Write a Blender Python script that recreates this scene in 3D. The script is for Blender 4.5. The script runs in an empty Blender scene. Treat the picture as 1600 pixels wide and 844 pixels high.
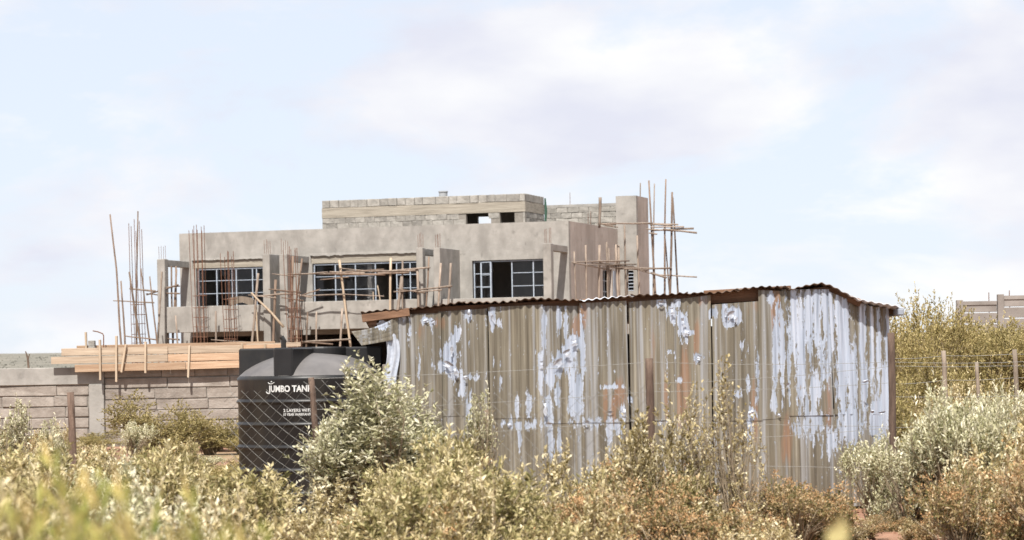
import bpy, bmesh, math, random
import numpy as np
from mathutils import Vector, Matrix, noise as mnoise

R = math.radians
random.seed(7)
S = bpy.context.scene
COL = S.collection

# ------------------------------------------------------------------ camera
F = 4100.0            # focal length in 1600-px-wide pixels
EYE = 1.45
HV = 560.0            # row of the optical axis
ROLL = R(1.0)
cd = bpy.data.cameras.new('camera')
cam = bpy.data.objects.new('camera', cd)
COL.objects.link(cam)
cd.sensor_width = 36.0
cd.lens = 36.0 * F / 1600.0
cd.shift_y = (HV - 422.0) / 1600.0
cd.clip_start = 0.3
cd.clip_end = 9000
cam.location = (0, 0, EYE)
cam.rotation_mode = 'QUATERNION'
cam.rotation_quaternion = (Matrix.Rotation(R(90), 3, 'X') @ Matrix.Rotation(-ROLL, 3, 'Z')).to_quaternion()
cd.dof.use_dof = True
cd.dof.focus_distance = 34.0
cd.dof.aperture_fstop = 5.0
S.camera = cam

# ------------------------------------------------------------------ sky, sun, exposure
SUN_EL, SUN_AZ = 54.0, 8.0      # azimuth: degrees to the left of straight behind the camera
sdir = Vector((-math.sin(R(SUN_AZ)) * math.cos(R(SUN_EL)), -math.cos(R(SUN_AZ)) * math.cos(R(SUN_EL)), math.sin(R(SUN_EL))))
sl = bpy.data.lights.new('sun', 'SUN')
sl.energy = 4.4
sl.angle = R(0.53)
sl.color = (1.0, 0.955, 0.89)
so = bpy.data.objects.new('sun', sl)
COL.objects.link(so)
so.rotation_mode = 'QUATERNION'
so.rotation_quaternion = sdir.to_track_quat('Z', 'Y')
so.location = (-20, -30, 50)

W = bpy.data.worlds.new('World')
S.world = W
W.use_nodes = True
wn, wl = W.node_tree.nodes, W.node_tree.links
wn.clear()
sky = wn.new('ShaderNodeTexSky')
sky.sky_type = 'NISHITA'
sky.sun_disc = False
sky.sun_elevation = R(SUN_EL)
sky.sun_rotation = math.atan2(sdir.x, sdir.y)
sky.altitude = 1500
sky.air_density = 1.0
sky.dust_density = 1.6
sky.ozone_density = 1.2
tc = wn.new('ShaderNodeTexCoord')
mp = wn.new('ShaderNodeMapping')
mp.inputs['Scale'].default_value = (1.0, 1.0, 2.3)
mp.inputs['Location'].default_value = (6.3, 4.3, 0.55)
wl.new(tc.outputs['Generated'], mp.inputs['Vector'])
n1 = wn.new('ShaderNodeTexNoise')
n1.inputs['Scale'].default_value = 6.0
n1.inputs['Detail'].default_value = 9
n1.inputs['Roughness'].default_value = 0.6
n1.inputs['Distortion'].default_value = 0.25
wl.new(mp.outputs[0], n1.inputs['Vector'])
cr = wn.new('ShaderNodeValToRGB')
cr.color_ramp.elements[0].position = 0.44
cr.color_ramp.elements[1].position = 0.54
wl.new(n1.outputs['Fac'], cr.inputs[0])
n2 = wn.new('ShaderNodeTexNoise')
n2.inputs['Scale'].default_value = 9.0
n2.inputs['Detail'].default_value = 6
wl.new(mp.outputs[0], n2.inputs['Vector'])
cr2 = wn.new('ShaderNodeValToRGB')      # cloud body: white tops, lavender-grey bases
cr2.color_ramp.elements[0].position = 0.36
cr2.color_ramp.elements[0].color = (4.45, 4.55, 5.15, 1)
cr2.color_ramp.elements[1].position = 0.62
cr2.color_ramp.elements[1].color = (5.75, 5.75, 5.75, 1)
wl.new(n2.outputs['Fac'], cr2.inputs[0])
veil = wn.new('ShaderNodeMixRGB')       # thin high cirrus veil over the whole sky
veil.inputs[0].default_value = 0.88
veil.inputs[2].default_value = (4.5, 4.83, 5.42, 1)
wl.new(sky.outputs[0], veil.inputs[1])
mx = wn.new('ShaderNodeMixRGB')
wl.new(cr.outputs[0], mx.inputs[0])
wl.new(veil.outputs[0], mx.inputs[1])
wl.new(cr2.outputs[0], mx.inputs[2])
bg = wn.new('ShaderNodeBackground')
bg.inputs['Strength'].default_value = 0.095
wl.new(mx.outputs[0], bg.inputs['Color'])
wo = wn.new('ShaderNodeOutputWorld')
wl.new(bg.outputs[0], wo.inputs[0])

S.view_settings.view_transform = 'Standard'
S.view_settings.look = 'None'
S.view_settings.gamma = 1.0
S.view_settings.use_curve_mapping = False
S.view_settings.exposure = 0.92
S.render.engine = 'CYCLES'
S.cycles.max_bounces = 6
S.cycles.transparent_max_bounces = 8

# ------------------------------------------------------------------ helpers
CR, SR = math.cos(ROLL), math.sin(ROLL)


def P(u, v, Y):
    """point of the place seen at photo pixel (u, v) and standing Y metres away"""
    dx, dy = u - 800.0, HV - v
    return Vector(((dx * CR + dy * SR) / F * Y, Y, EYE + (-dx * SR + dy * CR) / F * Y))


class MB:
    def __init__(self):
        self.v, self.f = [], []

    def box(self, x0, x1, y0, y1, z0, z1):
        b = len(self.v)
        self.v += [(x0, y0, z0), (x1, y0, z0), (x1, y1, z0), (x0, y1, z0), (x0, y0, z1), (x1, y0, z1), (x1, y1, z1), (x0, y1, z1)]
        self.f += [tuple(b + i for i in q) for q in ((0, 3, 2, 1), (4, 5, 6, 7), (0, 1, 5, 4), (1, 2, 6, 5), (2, 3, 7, 6), (3, 0, 4, 7))]
        return self

    def tube(self, pts, rad, n=6, cap=True):
        pts = [Vector(p) for p in pts]
        if not hasattr(rad, '__len__'):
            rad = [rad] * len(pts)
        b = len(self.v)
        for i, p in enumerate(pts):
            d = (pts[min(i + 1, len(pts) - 1)] - pts[max(i - 1, 0)]).normalized()
            a = d.cross(Vector((0, 1, 0.13)))
            if a.length < 1e-3:
                a = d.cross(Vector((1, 0, 0)))
            a.normalize()
            c = d.cross(a)
            for k in range(n):
                t = 2 * math.pi * k / n
                self.v.append(tuple(p + (a * math.cos(t) + c * math.sin(t)) * rad[i]))
        for i in range(len(pts) - 1):
            for k in range(n):
                k2 = (k + 1) % n
                self.f.append((b + i * n + k, b + i * n + k2, b + (i + 1) * n + k2, b + (i + 1) * n + k))
        if cap:
            self.f.append(tuple(b + k for k in range(n))[::-1])
            e = b + (len(pts) - 1) * n
            self.f.append(tuple(e + k for k in range(n)))
        return self

    def beam(self, p0, p1, w, t, up=(0, 0, 1)):
        """a board from p0 to p1, w wide (along up x dir), t thick"""
        p0, p1 = Vector(p0), Vector(p1)
        d = (p1 - p0).normalized()
        a = d.cross(Vector(up)).normalized() * (t / 2)
        c = a.cross(d).normalized() * (w / 2)
        b = len(self.v)
        for p in (p0, p1):
            for s, q in ((-1, -1), (1, -1), (1, 1), (-1, 1)):
                self.v.append(tuple(p + a * s + c * q))
        self.f += [(b, b + 3, b + 2, b + 1), (b + 4, b + 5, b + 6, b + 7)]
        for k in range(4):
            k2 = (k + 1) % 4
            self.f.append((b + k, b + k2, b + 4 + k2, b + 4 + k))
        return self

    def grid(self, pts):
        """pts[row][col]"""
        b = len(self.v)
        nr, nc = len(pts), len(pts[0])
        for r in pts:
            self.v += [tuple(p) for p in r]
        for i in range(nr - 1):
            for j in range(nc - 1):
                self.f.append((b + i * nc + j, b + i * nc + j + 1, b + (i + 1) * nc + j + 1, b + (i + 1) * nc + j))
        return self

    def lathe(self, prof, n=64, c=(0, 0)):
        b = len(self.v)
        for r, z in prof:
            for k in range(n):
                t = 2 * math.pi * k / n
                self.v.append((c[0] + r * math.cos(t), c[1] + r * math.sin(t), z))
        for i in range(len(prof) - 1):
            for k in range(n):
                k2 = (k + 1) % n
                self.f.append((b + i * n + k, b + i * n + k2, b + (i + 1) * n + k2, b + (i + 1) * n + k))
        return self


def link(name, me, parent=None):
    o = bpy.data.objects.new(name, me)
    COL.objects.link(o)
    if parent is not None:
        o.parent = parent
    return o


def worldloc(o):
    p = Vector((0, 0, 0))
    while o is not None:
        p += o.location
        o = o.parent
    return p


def obj(name, mb, mat, parent=None, bevel=0.0, smooth=False, local=False, rough=0.0):
    """link the collected shape as one mesh; coordinates are the world's unless local"""
    me = bpy.data.meshes.new(name)
    off = Vector((0, 0, 0)) if (local or parent is None) else worldloc(parent)
    me.from_pydata([tuple(Vector(v) - off) for v in mb.v], [], mb.f)
    bm = bmesh.new()
    bm.from_mesh(me)
    if bevel or rough:
        bmesh.ops.recalc_face_normals(bm, faces=bm.faces)
    if bevel:
        bmesh.ops.bevel(bm, geom=[e for e in bm.edges if e.is_manifold and e.calc_face_angle(0) > 0.6], offset=bevel, segments=1, affect='EDGES', clamp_overlap=True)
    if rough:
        for v in bm.verts:
            q = v.co * 3.1
            v.co += Vector(mnoise.noise_vector(q)) * rough
    bm.to_mesh(me)
    bm.free()
    if smooth:
        me.shade_smooth()
    me.materials.append(mat)
    return link(name, me, parent)


def tag(o, label, cat, group=None):
    o['label'] = label
    o['category'] = cat
    if group:
        o['group'] = group
    return o


def thing(name, label, cat, loc=(0, 0, 0), group=None, rz=0.0):
    o = link(name, None)
    o.location = loc
    o.rotation_euler = (0, 0, rz)
    return tag(o, label, cat, group)


def kind(o, k):
    o['kind'] = k
    return o


# ------------------------------------------------------------------ materials
def nodes(name):
    m = bpy.data.materials.new(name)
    m.use_nodes = True
    nt = m.node_tree
    return m, nt, nt.nodes, nt.links, nt.nodes['Principled BSDF']


def ramp(ns, cols):
    r = ns.new('ShaderNodeValToRGB')
    el = r.color_ramp.elements
    while len(el) < len(cols):
        el.new(0.5)
    for e, (p, c) in zip(el, cols):
        e.position = p
        e.color = (c[0], c[1], c[2], 1) if hasattr(c, '__len__') else (c, c, c, 1)
    return r


def noise_node(ns, ls, vec, scale, detail=6, rough=0.55, stretch=None, dist=0.0):
    n = ns.new('ShaderNodeTexNoise')
    n.inputs['Scale'].default_value = scale
    n.inputs['Detail'].default_value = detail
    n.inputs['Roughness'].default_value = rough
    n.inputs['Distortion'].default_value = dist
    if stretch:
        mpp = ns.new('ShaderNodeMapping')
        mpp.inputs['Scale'].default_value = stretch
        ls.new(vec, mpp.inputs[0])
        vec = mpp.outputs[0]
    ls.new(vec, n.inputs['Vector'])
    return n


def mat(name, cols, scale=3.0, rough=0.9, bump=0.25, bscale=40.0, stretch=None, rnd=0.0, metallic=0.0, stains=None, spec=0.3, stain_scale=0.7, stain_stretch=(1, 1, 0.35)):
    m, nt, ns, ls, b = nodes(name)
    t = ns.new('ShaderNodeTexCoord')
    oi = ns.new('ShaderNodeObjectInfo')
    add = ns.new('ShaderNodeVectorMath')
    add.operation = 'ADD'
    ls.new(t.outputs['Object'], add.inputs[0])
    if rnd:
        mul = ns.new('ShaderNodeVectorMath')
        mul.operation = 'SCALE'
        mul.inputs[0].default_value = (37, 53, 71)
        ls.new(oi.outputs['Random'], mul.inputs['Scale'])
        ls.new(mul.outputs[0], add.inputs[1])
    vec = add.outputs[0]
    n = noise_node(ns, ls, vec, scale, 7, 0.6, stretch)
    r = ramp(ns, cols)
    ls.new(n.outputs['Fac'], r.inputs[0])
    col = r.outputs[0]
    if stains:
        sn = noise_node(ns, ls, vec, stain_scale, 5, 0.6, stain_stretch, 0.4)
        sr = ramp(ns, [(0.48, 0.0), (0.68, 1.0)])
        ls.new(sn.outputs['Fac'], sr.inputs[0])
        mm = ns.new('ShaderNodeMixRGB')
        ls.new(sr.outputs[0], mm.inputs[0])
        ls.new(col, mm.inputs[1])
        mm.inputs[2].default_value = (*stains, 1)
        col = mm.outputs[0]
        sn2 = noise_node(ns, ls, vec, stain_scale * 2.6, 4, 0.55, (1, 1, 0.8), 0.2)
        sr2 = ramp(ns, [(0.62, 0.0), (0.72, 0.7)])
        ls.new(sn2.outputs['Fac'], sr2.inputs[0])
        m5 = ns.new('ShaderNodeMixRGB')
        ls.new(sr2.outputs[0], m5.inputs[0])
        ls.new(col, m5.inputs[1])
        m5.inputs[2].default_value = (stains[0] * 0.8, stains[1] * 0.8, stains[2] * 0.8, 1)
        col = m5.outputs[0]
    if rnd:
        hs = ns.new('ShaderNodeHueSaturation')
        mr = ns.new('ShaderNodeMapRange')
        mr.inputs['To Min'].default_value = 1 - rnd
        mr.inputs['To Max'].default_value = 1 + rnd
        ls.new(oi.outputs['Random'], mr.inputs['Value'])
        ls.new(mr.outputs[0], hs.inputs['Value'])
        ls.new(col, hs.inputs['Color'])
        col = hs.outputs[0]
    ls.new(col, b.inputs['Base Color'])
    b.inputs['Roughness'].default_value = rough
    b.inputs['Metallic'].default_value = metallic
    b.inputs['Specular IOR Level'].default_value = spec
    if bump:
        bn = noise_node(ns, ls, vec, bscale, 5, 0.65, stretch)
        bp = ns.new('ShaderNodeBump')
        bp.inputs['Strength'].default_value = bump
        bp.inputs['Distance'].default_value = 0.02
        ls.new(bn.outputs['Fac'], bp.inputs['Height'])
        ls.new(bp.outputs[0], b.inputs['Normal'])
    return m


PLASTER = mat('grey_plaster', [(0.28, (0.21, 0.199, 0.182)), (0.5, (0.27, 0.256, 0.235)), (0.72, (0.325, 0.308, 0.284))], 2.2, 0.92, 0.35, 18, stains=(0.205, 0.193, 0.176), stain_scale=1.5, stain_stretch=(1, 1, 0.6))
PLASTER_SIDE = mat('bounce_tinted_plaster', [(0.3, (0.31, 0.27, 0.24)), (0.7, (0.41, 0.36, 0.325))], 1.6, 0.92, 0.35, 14, stains=(0.28, 0.242, 0.215), stain_scale=1.3, stain_stretch=(1, 1, 0.2))  # plaster copy for right-facing walls, warm ground bounce put into its colour
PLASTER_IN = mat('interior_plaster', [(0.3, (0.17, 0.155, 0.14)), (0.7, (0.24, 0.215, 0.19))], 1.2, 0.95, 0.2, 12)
CONCRETE = mat('board_marked_concrete', [(0.25, (0.17, 0.15, 0.12)), (0.5, (0.28, 0.25, 0.205)), (0.75, (0.37, 0.335, 0.28))], 3.0, 0.9, 0.7, 12, stretch=(0.3, 1, 7))
STONE = mat('cut_stone', [(0.25, (0.17, 0.16, 0.145)), (0.5, (0.255, 0.24, 0.215)), (0.75, (0.34, 0.32, 0.29))], 5.0, 0.95, 0.9, 16, rnd=0.18)
STONE_WALL = mat('cut_stone_of_boundary', [(0.25, (0.165, 0.142, 0.122)), (0.5, (0.245, 0.214, 0.186)), (0.75, (0.32, 0.284, 0.25))], 4.0, 0.95, 0.9, 14, rnd=0.10)
MORTAR = mat('mortar', [(0.3, (0.16, 0.145, 0.125)), (0.7, (0.23, 0.21, 0.185))], 6.0, 0.97, 0.5, 30)
BOARD = mat('sawn_board', [(0.25, (0.26, 0.16, 0.10)), (0.5, (0.37, 0.25, 0.165)), (0.75, (0.45, 0.335, 0.235))], 3.0, 0.85, 0.35, 14, stretch=(0.5, 6, 9), rnd=0.20)
BOARD_PALE = mat('weathered_board', [(0.25, (0.28, 0.205, 0.145)), (0.5, (0.39, 0.305, 0.22)), (0.75, (0.46, 0.38, 0.29))], 3.0, 0.88, 0.35, 14, stretch=(6, 6, 0.6), rnd=0.15)
BOARD_H = mat('weathered_form_board', [(0.25, (0.24, 0.18, 0.13)), (0.5, (0.35, 0.275, 0.205)), (0.75, (0.43, 0.35, 0.265))], 3.0, 0.88, 0.35, 14, stretch=(0.5, 6, 9), rnd=0.12)
POLE_GREY = mat('weathered_post', [(0.3, (0.13, 0.105, 0.08)), (0.6, (0.21, 0.17, 0.135)), (0.8, (0.28, 0.235, 0.19))], 6.0, 0.9, 0.5, 25, stretch=(3, 3, 0.6), rnd=0.2)
POLE = mat('peeled_pole', [(0.3, (0.14, 0.108, 0.085)), (0.5, (0.225, 0.178, 0.143)), (0.72, (0.32, 0.265, 0.22))], 5.0, 0.88, 0.4, 25, stretch=(3, 3, 0.7), rnd=0.25)
POLE_DARK = mat('barky_pole', [(0.3, (0.10, 0.072, 0.055)), (0.6, (0.19, 0.135, 0.10)), (0.8, (0.27, 0.20, 0.155))], 5.0, 0.9, 0.5, 25, stretch=(3, 3, 0.7), rnd=0.25)
POST = mat('fence_post_wood', [(0.3, (0.075, 0.05, 0.038)), (0.55, (0.145, 0.098, 0.074)), (0.8, (0.24, 0.175, 0.132))], 8.0, 0.9, 0.7, 30, stretch=(4, 4, 0.5), rnd=0.2)
REBAR = mat('rusty_rebar', [(0.3, (0.10, 0.05, 0.032)), (0.7, (0.19, 0.095, 0.06))], 20.0, 0.8, 0.2, 80)
FRAME = mat('blue_grey_window_steel', [(0.3, (0.27, 0.31, 0.37)), (0.7, (0.35, 0.385, 0.43))], 6.0, 0.5, 0.1, 40)
TANKM = mat('black_polyethylene', [(0.3, (0.010, 0.010, 0.011)), (0.7, (0.019, 0.019, 0.020))], 3.0, 0.42, 0.04, 25, spec=0.3, stains=(0.028, 0.026, 0.023), stain_scale=3.5)
TANKTOP = mat('sunlit_black_polyethylene', [(0.3, (0.085, 0.08, 0.08)), (0.7, (0.15, 0.14, 0.135))], 3.5, 0.5, 0.05, 25, spec=0.4)  # the tank's black plastic made lighter, sunshine on the dome painted in
PRINT = mat('white_print', [(0.3, (0.42, 0.42, 0.41)), (0.7, (0.52, 0.52, 0.51))], 25.0, 0.6, 0.0)
WIRE = mat('galvanised_wire', [(0.3, (0.15, 0.145, 0.135)), (0.7, (0.24, 0.235, 0.22))], 30.0, 0.6, 0.0, metallic=0.2)
FOIL = mat('bare_zinc_flake', [(0.3, (0.36, 0.395, 0.46)), (0.7, (0.50, 0.535, 0.60))], 20.0, 0.38, 0.1, 40, metallic=0.25, spec=0.5)
ROOFM = mat('rusty_roof_sheet', [(0.25, (0.06, 0.036, 0.025)), (0.5, (0.12, 0.078, 0.055)), (0.75, (0.24, 0.20, 0.165))], 6.0, 0.7, 0.2, 30, rnd=0.2)
ROOFW = mat('bright_zinc_roof_sheet', [(0.3, (0.62, 0.64, 0.68)), (0.7, (0.82, 0.84, 0.88))], 4.0, 0.4, 0.1, 30, metallic=0.3)
TIMBER = mat('brown_roof_timber', [(0.3, (0.11, 0.06, 0.036)), (0.6, (0.19, 0.108, 0.066)), (0.8, (0.26, 0.16, 0.105))], 4.0, 0.9, 0.4, 20, stretch=(0.6, 5, 5))
PIPE = mat('grey_plastic_pipe', [(0.3, (0.24, 0.25, 0.26)), (0.7, (0.33, 0.34, 0.35))], 5.0, 0.6, 0.0)
NET = mat('green_net', [(0.3, (0.025, 0.06, 0.042)), (0.7, (0.045, 0.10, 0.07))], 30.0, 0.8, 0.0)
STEM = mat('shrub_stem', [(0.3, (0.17, 0.13, 0.085)), (0.7, (0.34, 0.27, 0.19))], 20.0, 0.9, 0.2, 60)
SHEETGREY = mat('grey_blue_sheet', [(0.3, (0.20, 0.22, 0.26)), (0.7, (0.29, 0.31, 0.35))], 5.0, 0.6, 0.0)


def mat_glass():
    m, nt, ns, ls, b = nodes('dusty_glass')
    b.inputs['Base Color'].default_value = (0.9, 0.92, 0.95, 1)
    b.inputs['Roughness'].default_value = 0.06
    b.inputs['Transmission Weight'].default_value = 1.0
    b.inputs['IOR'].default_value = 1.3
    return m


GLASS = mat_glass()


def mat_leaf(name, cols, transl=0.32, rough=0.6):
    m, nt, ns, ls, b = nodes(name)
    a = ns.new('ShaderNodeAttribute')
    a.attribute_name = 'tone'
    r = ramp(ns, cols)
    ls.new(a.outputs['Fac'], r.inputs[0])
    oi = ns.new('ShaderNodeObjectInfo')
    hs = ns.new('ShaderNodeHueSaturation')
    mr = ns.new('ShaderNodeMapRange')
    mr.inputs['To Min'].default_value = 0.86
    mr.inputs['To Max'].default_value = 1.14
    ls.new(oi.outputs['Random'], mr.inputs['Value'])
    ls.new(mr.outputs[0], hs.inputs['Value'])
    ls.new(r.outputs[0], hs.inputs['Color'])
    ls.new(hs.outputs[0], b.inputs['Base Color'])
    b.inputs['Roughness'].default_value = rough
    b.inputs['Specular IOR Level'].default_value = 0.25
    tr = ns.new('ShaderNodeBsdfTranslucent')
    ls.new(hs.outputs[0], tr.inputs['Color'])
    mx_ = ns.new('ShaderNodeMixShader')
    mx_.inputs[0].default_value = transl
    ls.new(b.outputs[0], mx_.inputs[1])
    ls.new(tr.outputs[0], mx_.inputs[2])
    ls.new(mx_.outputs[0], ns['Material Output'].inputs['Surface'])
    return m


L_SILVER = mat_leaf('silvery_leaf', [(0.0, (0.21, 0.205, 0.095)), (0.35, (0.44, 0.42, 0.255)), (0.7, (0.62, 0.585, 0.41)), (1.0, (0.77, 0.73, 0.58))], 0.3)
L_GREEN = mat_leaf('yellow_green_leaf', [(0.0, (0.14, 0.13, 0.045)), (0.35, (0.34, 0.295, 0.135)), (0.7, (0.56, 0.475, 0.265)), (1.0, (0.72, 0.64, 0.43))], 0.3)
L_STRAW = mat_leaf('straw_leaf', [(0.0, (0.18, 0.14, 0.055)), (0.35, (0.43, 0.35, 0.17)), (0.7, (0.65, 0.56, 0.35)), (1.0, (0.80, 0.73, 0.54))], 0.3)
L_RUST = mat_leaf('rusty_brown_leaf', [(0.0, (0.12, 0.12, 0.045)), (0.3, (0.24, 0.205, 0.085)), (0.55, (0.37, 0.255, 0.13)), (0.8, (0.47, 0.36, 0.21)), (1.0, (0.60, 0.50, 0.34))])
L_OLIVE = mat_leaf('olive_brown_leaf', [(0.0, (0.16, 0.135, 0.05)), (0.4, (0.31, 0.255, 0.10)), (0.75, (0.44, 0.36, 0.165)), (1.0, (0.56, 0.46, 0.24))], 0.36)
L_BRIGHT = mat_leaf('fresh_leaf', [(0.0, (0.12, 0.17, 0.035)), (0.4, (0.26, 0.29, 0.07)), (0.75, (0.46, 0.41, 0.13)), (1.0, (0.64, 0.48, 0.19))], 0.38)
L_HEAD = mat_leaf('orange_seed_head', [(0.0, (0.26, 0.14, 0.06)), (0.5, (0.42, 0.25, 0.12)), (1.0, (0.54, 0.38, 0.22))], 0.15, 0.9)


def mat_shed():
    m, nt, ns, ls, b = nodes('peeling_tan_coated_sheet')
    t = ns.new('ShaderNodeTexCoord')
    vec = t.outputs['Object']
    # tan coating: fine vertical streaks over broad cloudiness
    s1 = noise_node(ns, ls, vec, 1.0, 6, 0.65, (26, 26, 0.55))
    r1 = ramp(ns, [(0.27, (0.055, 0.047, 0.035)), (0.42, (0.12, 0.104, 0.078)), (0.56, (0.172, 0.153, 0.118)), (0.72, (0.275, 0.258, 0.222))])
    ls.new(s1.outputs['Fac'], r1.inputs[0])
    s2 = noise_node(ns, ls, vec, 1.2, 5, 0.6, (1.6, 1, 0.6))
    r2 = ramp(ns, [(0.35, (0.80, 0.80, 0.80)), (0.65, (1.12, 1.10, 1.05))])
    ls.new(s2.outputs['Fac'], r2.inputs[0])
    m1 = ns.new('ShaderNodeMixRGB')
    m1.blend_type = 'MULTIPLY'
    m1.inputs[0].default_value = 1
    ls.new(r1.outputs[0], m1.inputs[1])
    ls.new(r2.outputs[0], m1.inputs[2])
    # grey worn streaks, widened so the colour also carries the sheet's sheen
    s3 = noise_node(ns, ls, vec, 1.0, 4, 0.6, (15, 15, 0.25))
    r3 = ramp(ns, [(0.50, 0.0), (0.62, 0.8)])
    ls.new(s3.outputs['Fac'], r3.inputs[0])
    m2 = ns.new('ShaderNodeMixRGB')
    ls.new(r3.outputs[0], m2.inputs[0])
    ls.new(m1.outputs[0], m2.inputs[1])
    m2.inputs[2].default_value = (0.27, 0.275, 0.285, 1)
    # rust from attribute + noise
    ra = ns.new('ShaderNodeAttribute')
    ra.attribute_name = 'rust'
    s4 = noise_node(ns, ls, vec, 1.0, 5, 0.6, (22, 22, 2.0))
    ad = ns.new('ShaderNodeMath')
    ad.operation = 'MULTIPLY_ADD'
    ls.new(s4.outputs['Fac'], ad.inputs[0])
    ad.inputs[1].default_value = 1.6
    ls.new(ra.outputs['Fac'], ad.inputs[2])
    r4 = ramp(ns, [(0.0, 0.0), (1.0, 0.6)])
    mr4 = ns.new('ShaderNodeMapRange')
    mr4.inputs['From Min'].default_value = 1.2
    mr4.inputs['From Max'].default_value = 1.5
    ls.new(ad.outputs[0], mr4.inputs['Value'])
    ls.new(mr4.outputs[0], r4.inputs[0])
    m3 = ns.new('ShaderNodeMixRGB')
    ls.new(r4.outputs[0], m3.inputs[0])
    ls.new(m2.outputs[0], m3.inputs[1])
    m3.inputs[2].default_value = (0.235, 0.125, 0.072, 1)
    # peeled to bare zinc
    pa = ns.new('ShaderNodeAttribute')
    pa.attribute_name = 'peel'
    s5 = noise_node(ns, ls, vec, 1.0, 6, 0.7, (40, 40, 11))
    s6 = noise_node(ns, ls, vec, 1.0, 4, 0.6, (30, 30, 0.9))
    av = ns.new('ShaderNodeMath')
    av.operation = 'MULTIPLY_ADD'
    ls.new(s5.outputs['Fac'], av.inputs[0])
    av.inputs[1].default_value = 2.6
    ls.new(s6.outputs['Fac'], av.inputs[2])
    ad2 = ns.new('ShaderNodeMath')
    ad2.operation = 'MULTIPLY_ADD'
    ls.new(av.outputs[0], ad2.inputs[0])
    ad2.inputs[1].default_value = 1.0
    ls.new(pa.outputs['Fac'], ad2.inputs[2])
    r5 = ramp(ns, [(0.0, 0.0), (1.0, 1.0)])
    mr = ns.new('ShaderNodeMapRange')
    mr.inputs['From Min'].default_value = 2.27
    mr.inputs['From Max'].default_value = 2.36
    ls.new(ad2.outputs[0], mr.inputs['Value'])
    s7 = noise_node(ns, ls, vec, 1.0, 4, 0.6, (34, 34, 1.2))
    r7 = ramp(ns, [(0.3, (0.24, 0.275, 0.335)), (0.5, (0.41, 0.46, 0.55)), (0.7, (0.54, 0.58, 0.66))])
    ls.new(s7.outputs['Fac'], r7.inputs[0])
    m4 = ns.new('ShaderNodeMixRGB')
    ls.new(mr.outputs[0], m4.inputs[0])
    ls.new(m3.outputs[0], m4.inputs[1])
    ls.new(r7.outputs[0], m4.inputs[2])
    ls.new(m4.outputs[0], b.inputs['Base Color'])
    rr = ns.new('ShaderNodeMapRange')
    rr.inputs['To Min'].default_value = 0.5
    rr.inputs['To Max'].default_value = 0.40
    ls.new(mr.outputs[0], rr.inputs['Value'])
    ls.new(rr.outputs[0], b.inputs['Roughness'])
    mm = ns.new('ShaderNodeMath')
    mm.operation = 'MULTIPLY'
    mm.inputs[1].default_value = 0.3
    ls.new(mr.outputs[0], mm.inputs[0])
    mm2 = ns.new('ShaderNodeMath')
    mm2.operation = 'ADD'
    mm2.inputs[1].default_value = 0.15
    ls.new(mm.outputs[0], mm2.inputs[0])
    ls.new(mm2.outputs[0], b.inputs['Metallic'])
    bp = ns.new('ShaderNodeBump')
    bp.inputs['Strength'].default_value = 0.6
    bp.inputs['Distance'].default_value = 0.004
    inv = ns.new('ShaderNodeMath')
    inv.operation = 'SUBTRACT'
    inv.inputs[0].default_value = 1
    ls.new(mr.outputs[0], inv.inputs[1])
    ls.new(inv.outputs[0], bp.inputs['Height'])
    ls.new(bp.outputs[0], b.inputs['Normal'])
    return m


SHEET = mat_shed()


def mat_ground():
    m, nt, ns, ls, b = nodes('red_soil')
    t = ns.new('ShaderNodeTexCoord')
    vec = t.outputs['Object']
    n = noise_node(ns, ls, vec, 2.2, 8, 0.65)
    r = ramp(ns, [(0.3, (0.17, 0.085, 0.052)), (0.5, (0.27, 0.14, 0.088)), (0.7, (0.36, 0.205, 0.135))])
    ls.new(n.outputs['Fac'], r.inputs[0])
    n2_ = noise_node(ns, ls, vec, 0.16, 6, 0.6)
    r2 = ramp(ns, [(0.46, 0.0), (0.62, 0.8)])
    ls.new(n2_.outputs['Fac'], r2.inputs[0])
    mm = ns.new('ShaderNodeMixRGB')
    ls.new(r2.outputs[0], mm.inputs[0])
    ls.new(r.outputs[0], mm.inputs[1])
    mm.inputs[2].default_value = (0.27, 0.21, 0.115, 1)
    ls.new(mm.outputs[0], b.inputs['Base Color'])
    b.inputs['Roughness'].default_value = 0.97
    bp = ns.new('ShaderNodeBump')
    bp.inputs['Strength'].default_value = 0.7
    bp.inputs['Distance'].default_value = 0.05
    n3 = noise_node(ns, ls, vec, 14, 6, 0.7)
    ls.new(n3.outputs['Fac'], bp.inputs['Height'])
    ls.new(bp.outputs[0], b.inputs['Normal'])
    return m


GROUND = mat_ground()
HILLM = mat('scrubby_hillside', [(0.3, (0.115, 0.11, 0.09)), (0.5, (0.16, 0.148, 0.12)), (0.7, (0.20, 0.182, 0.15))], 0.11, 0.97, 0.0, stretch=(1, 1, 3))  # distance haze is mixed into these greyish tones

# ------------------------------------------------------------------ ground and hills
def axis(a, n):
    t = np.linspace(-1, 1, n)
    return np.sinh(t * 7.2) / math.sinh(7.2) * a


gx, gy = axis(4500, 121), axis(4500, 121) + 22
rows = []
for y in gy:
    rows.append([(x, y, 0.045 * mnoise.noise(Vector((x * 0.35, y * 0.35, 0))) + 0.02 * mnoise.noise(Vector((x * 1.7, y * 1.7, 3))) - 0.05) for x in gx])
g = obj('ground', MB().grid(rows), GROUND, smooth=True)
kind(g, 'structure')

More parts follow.
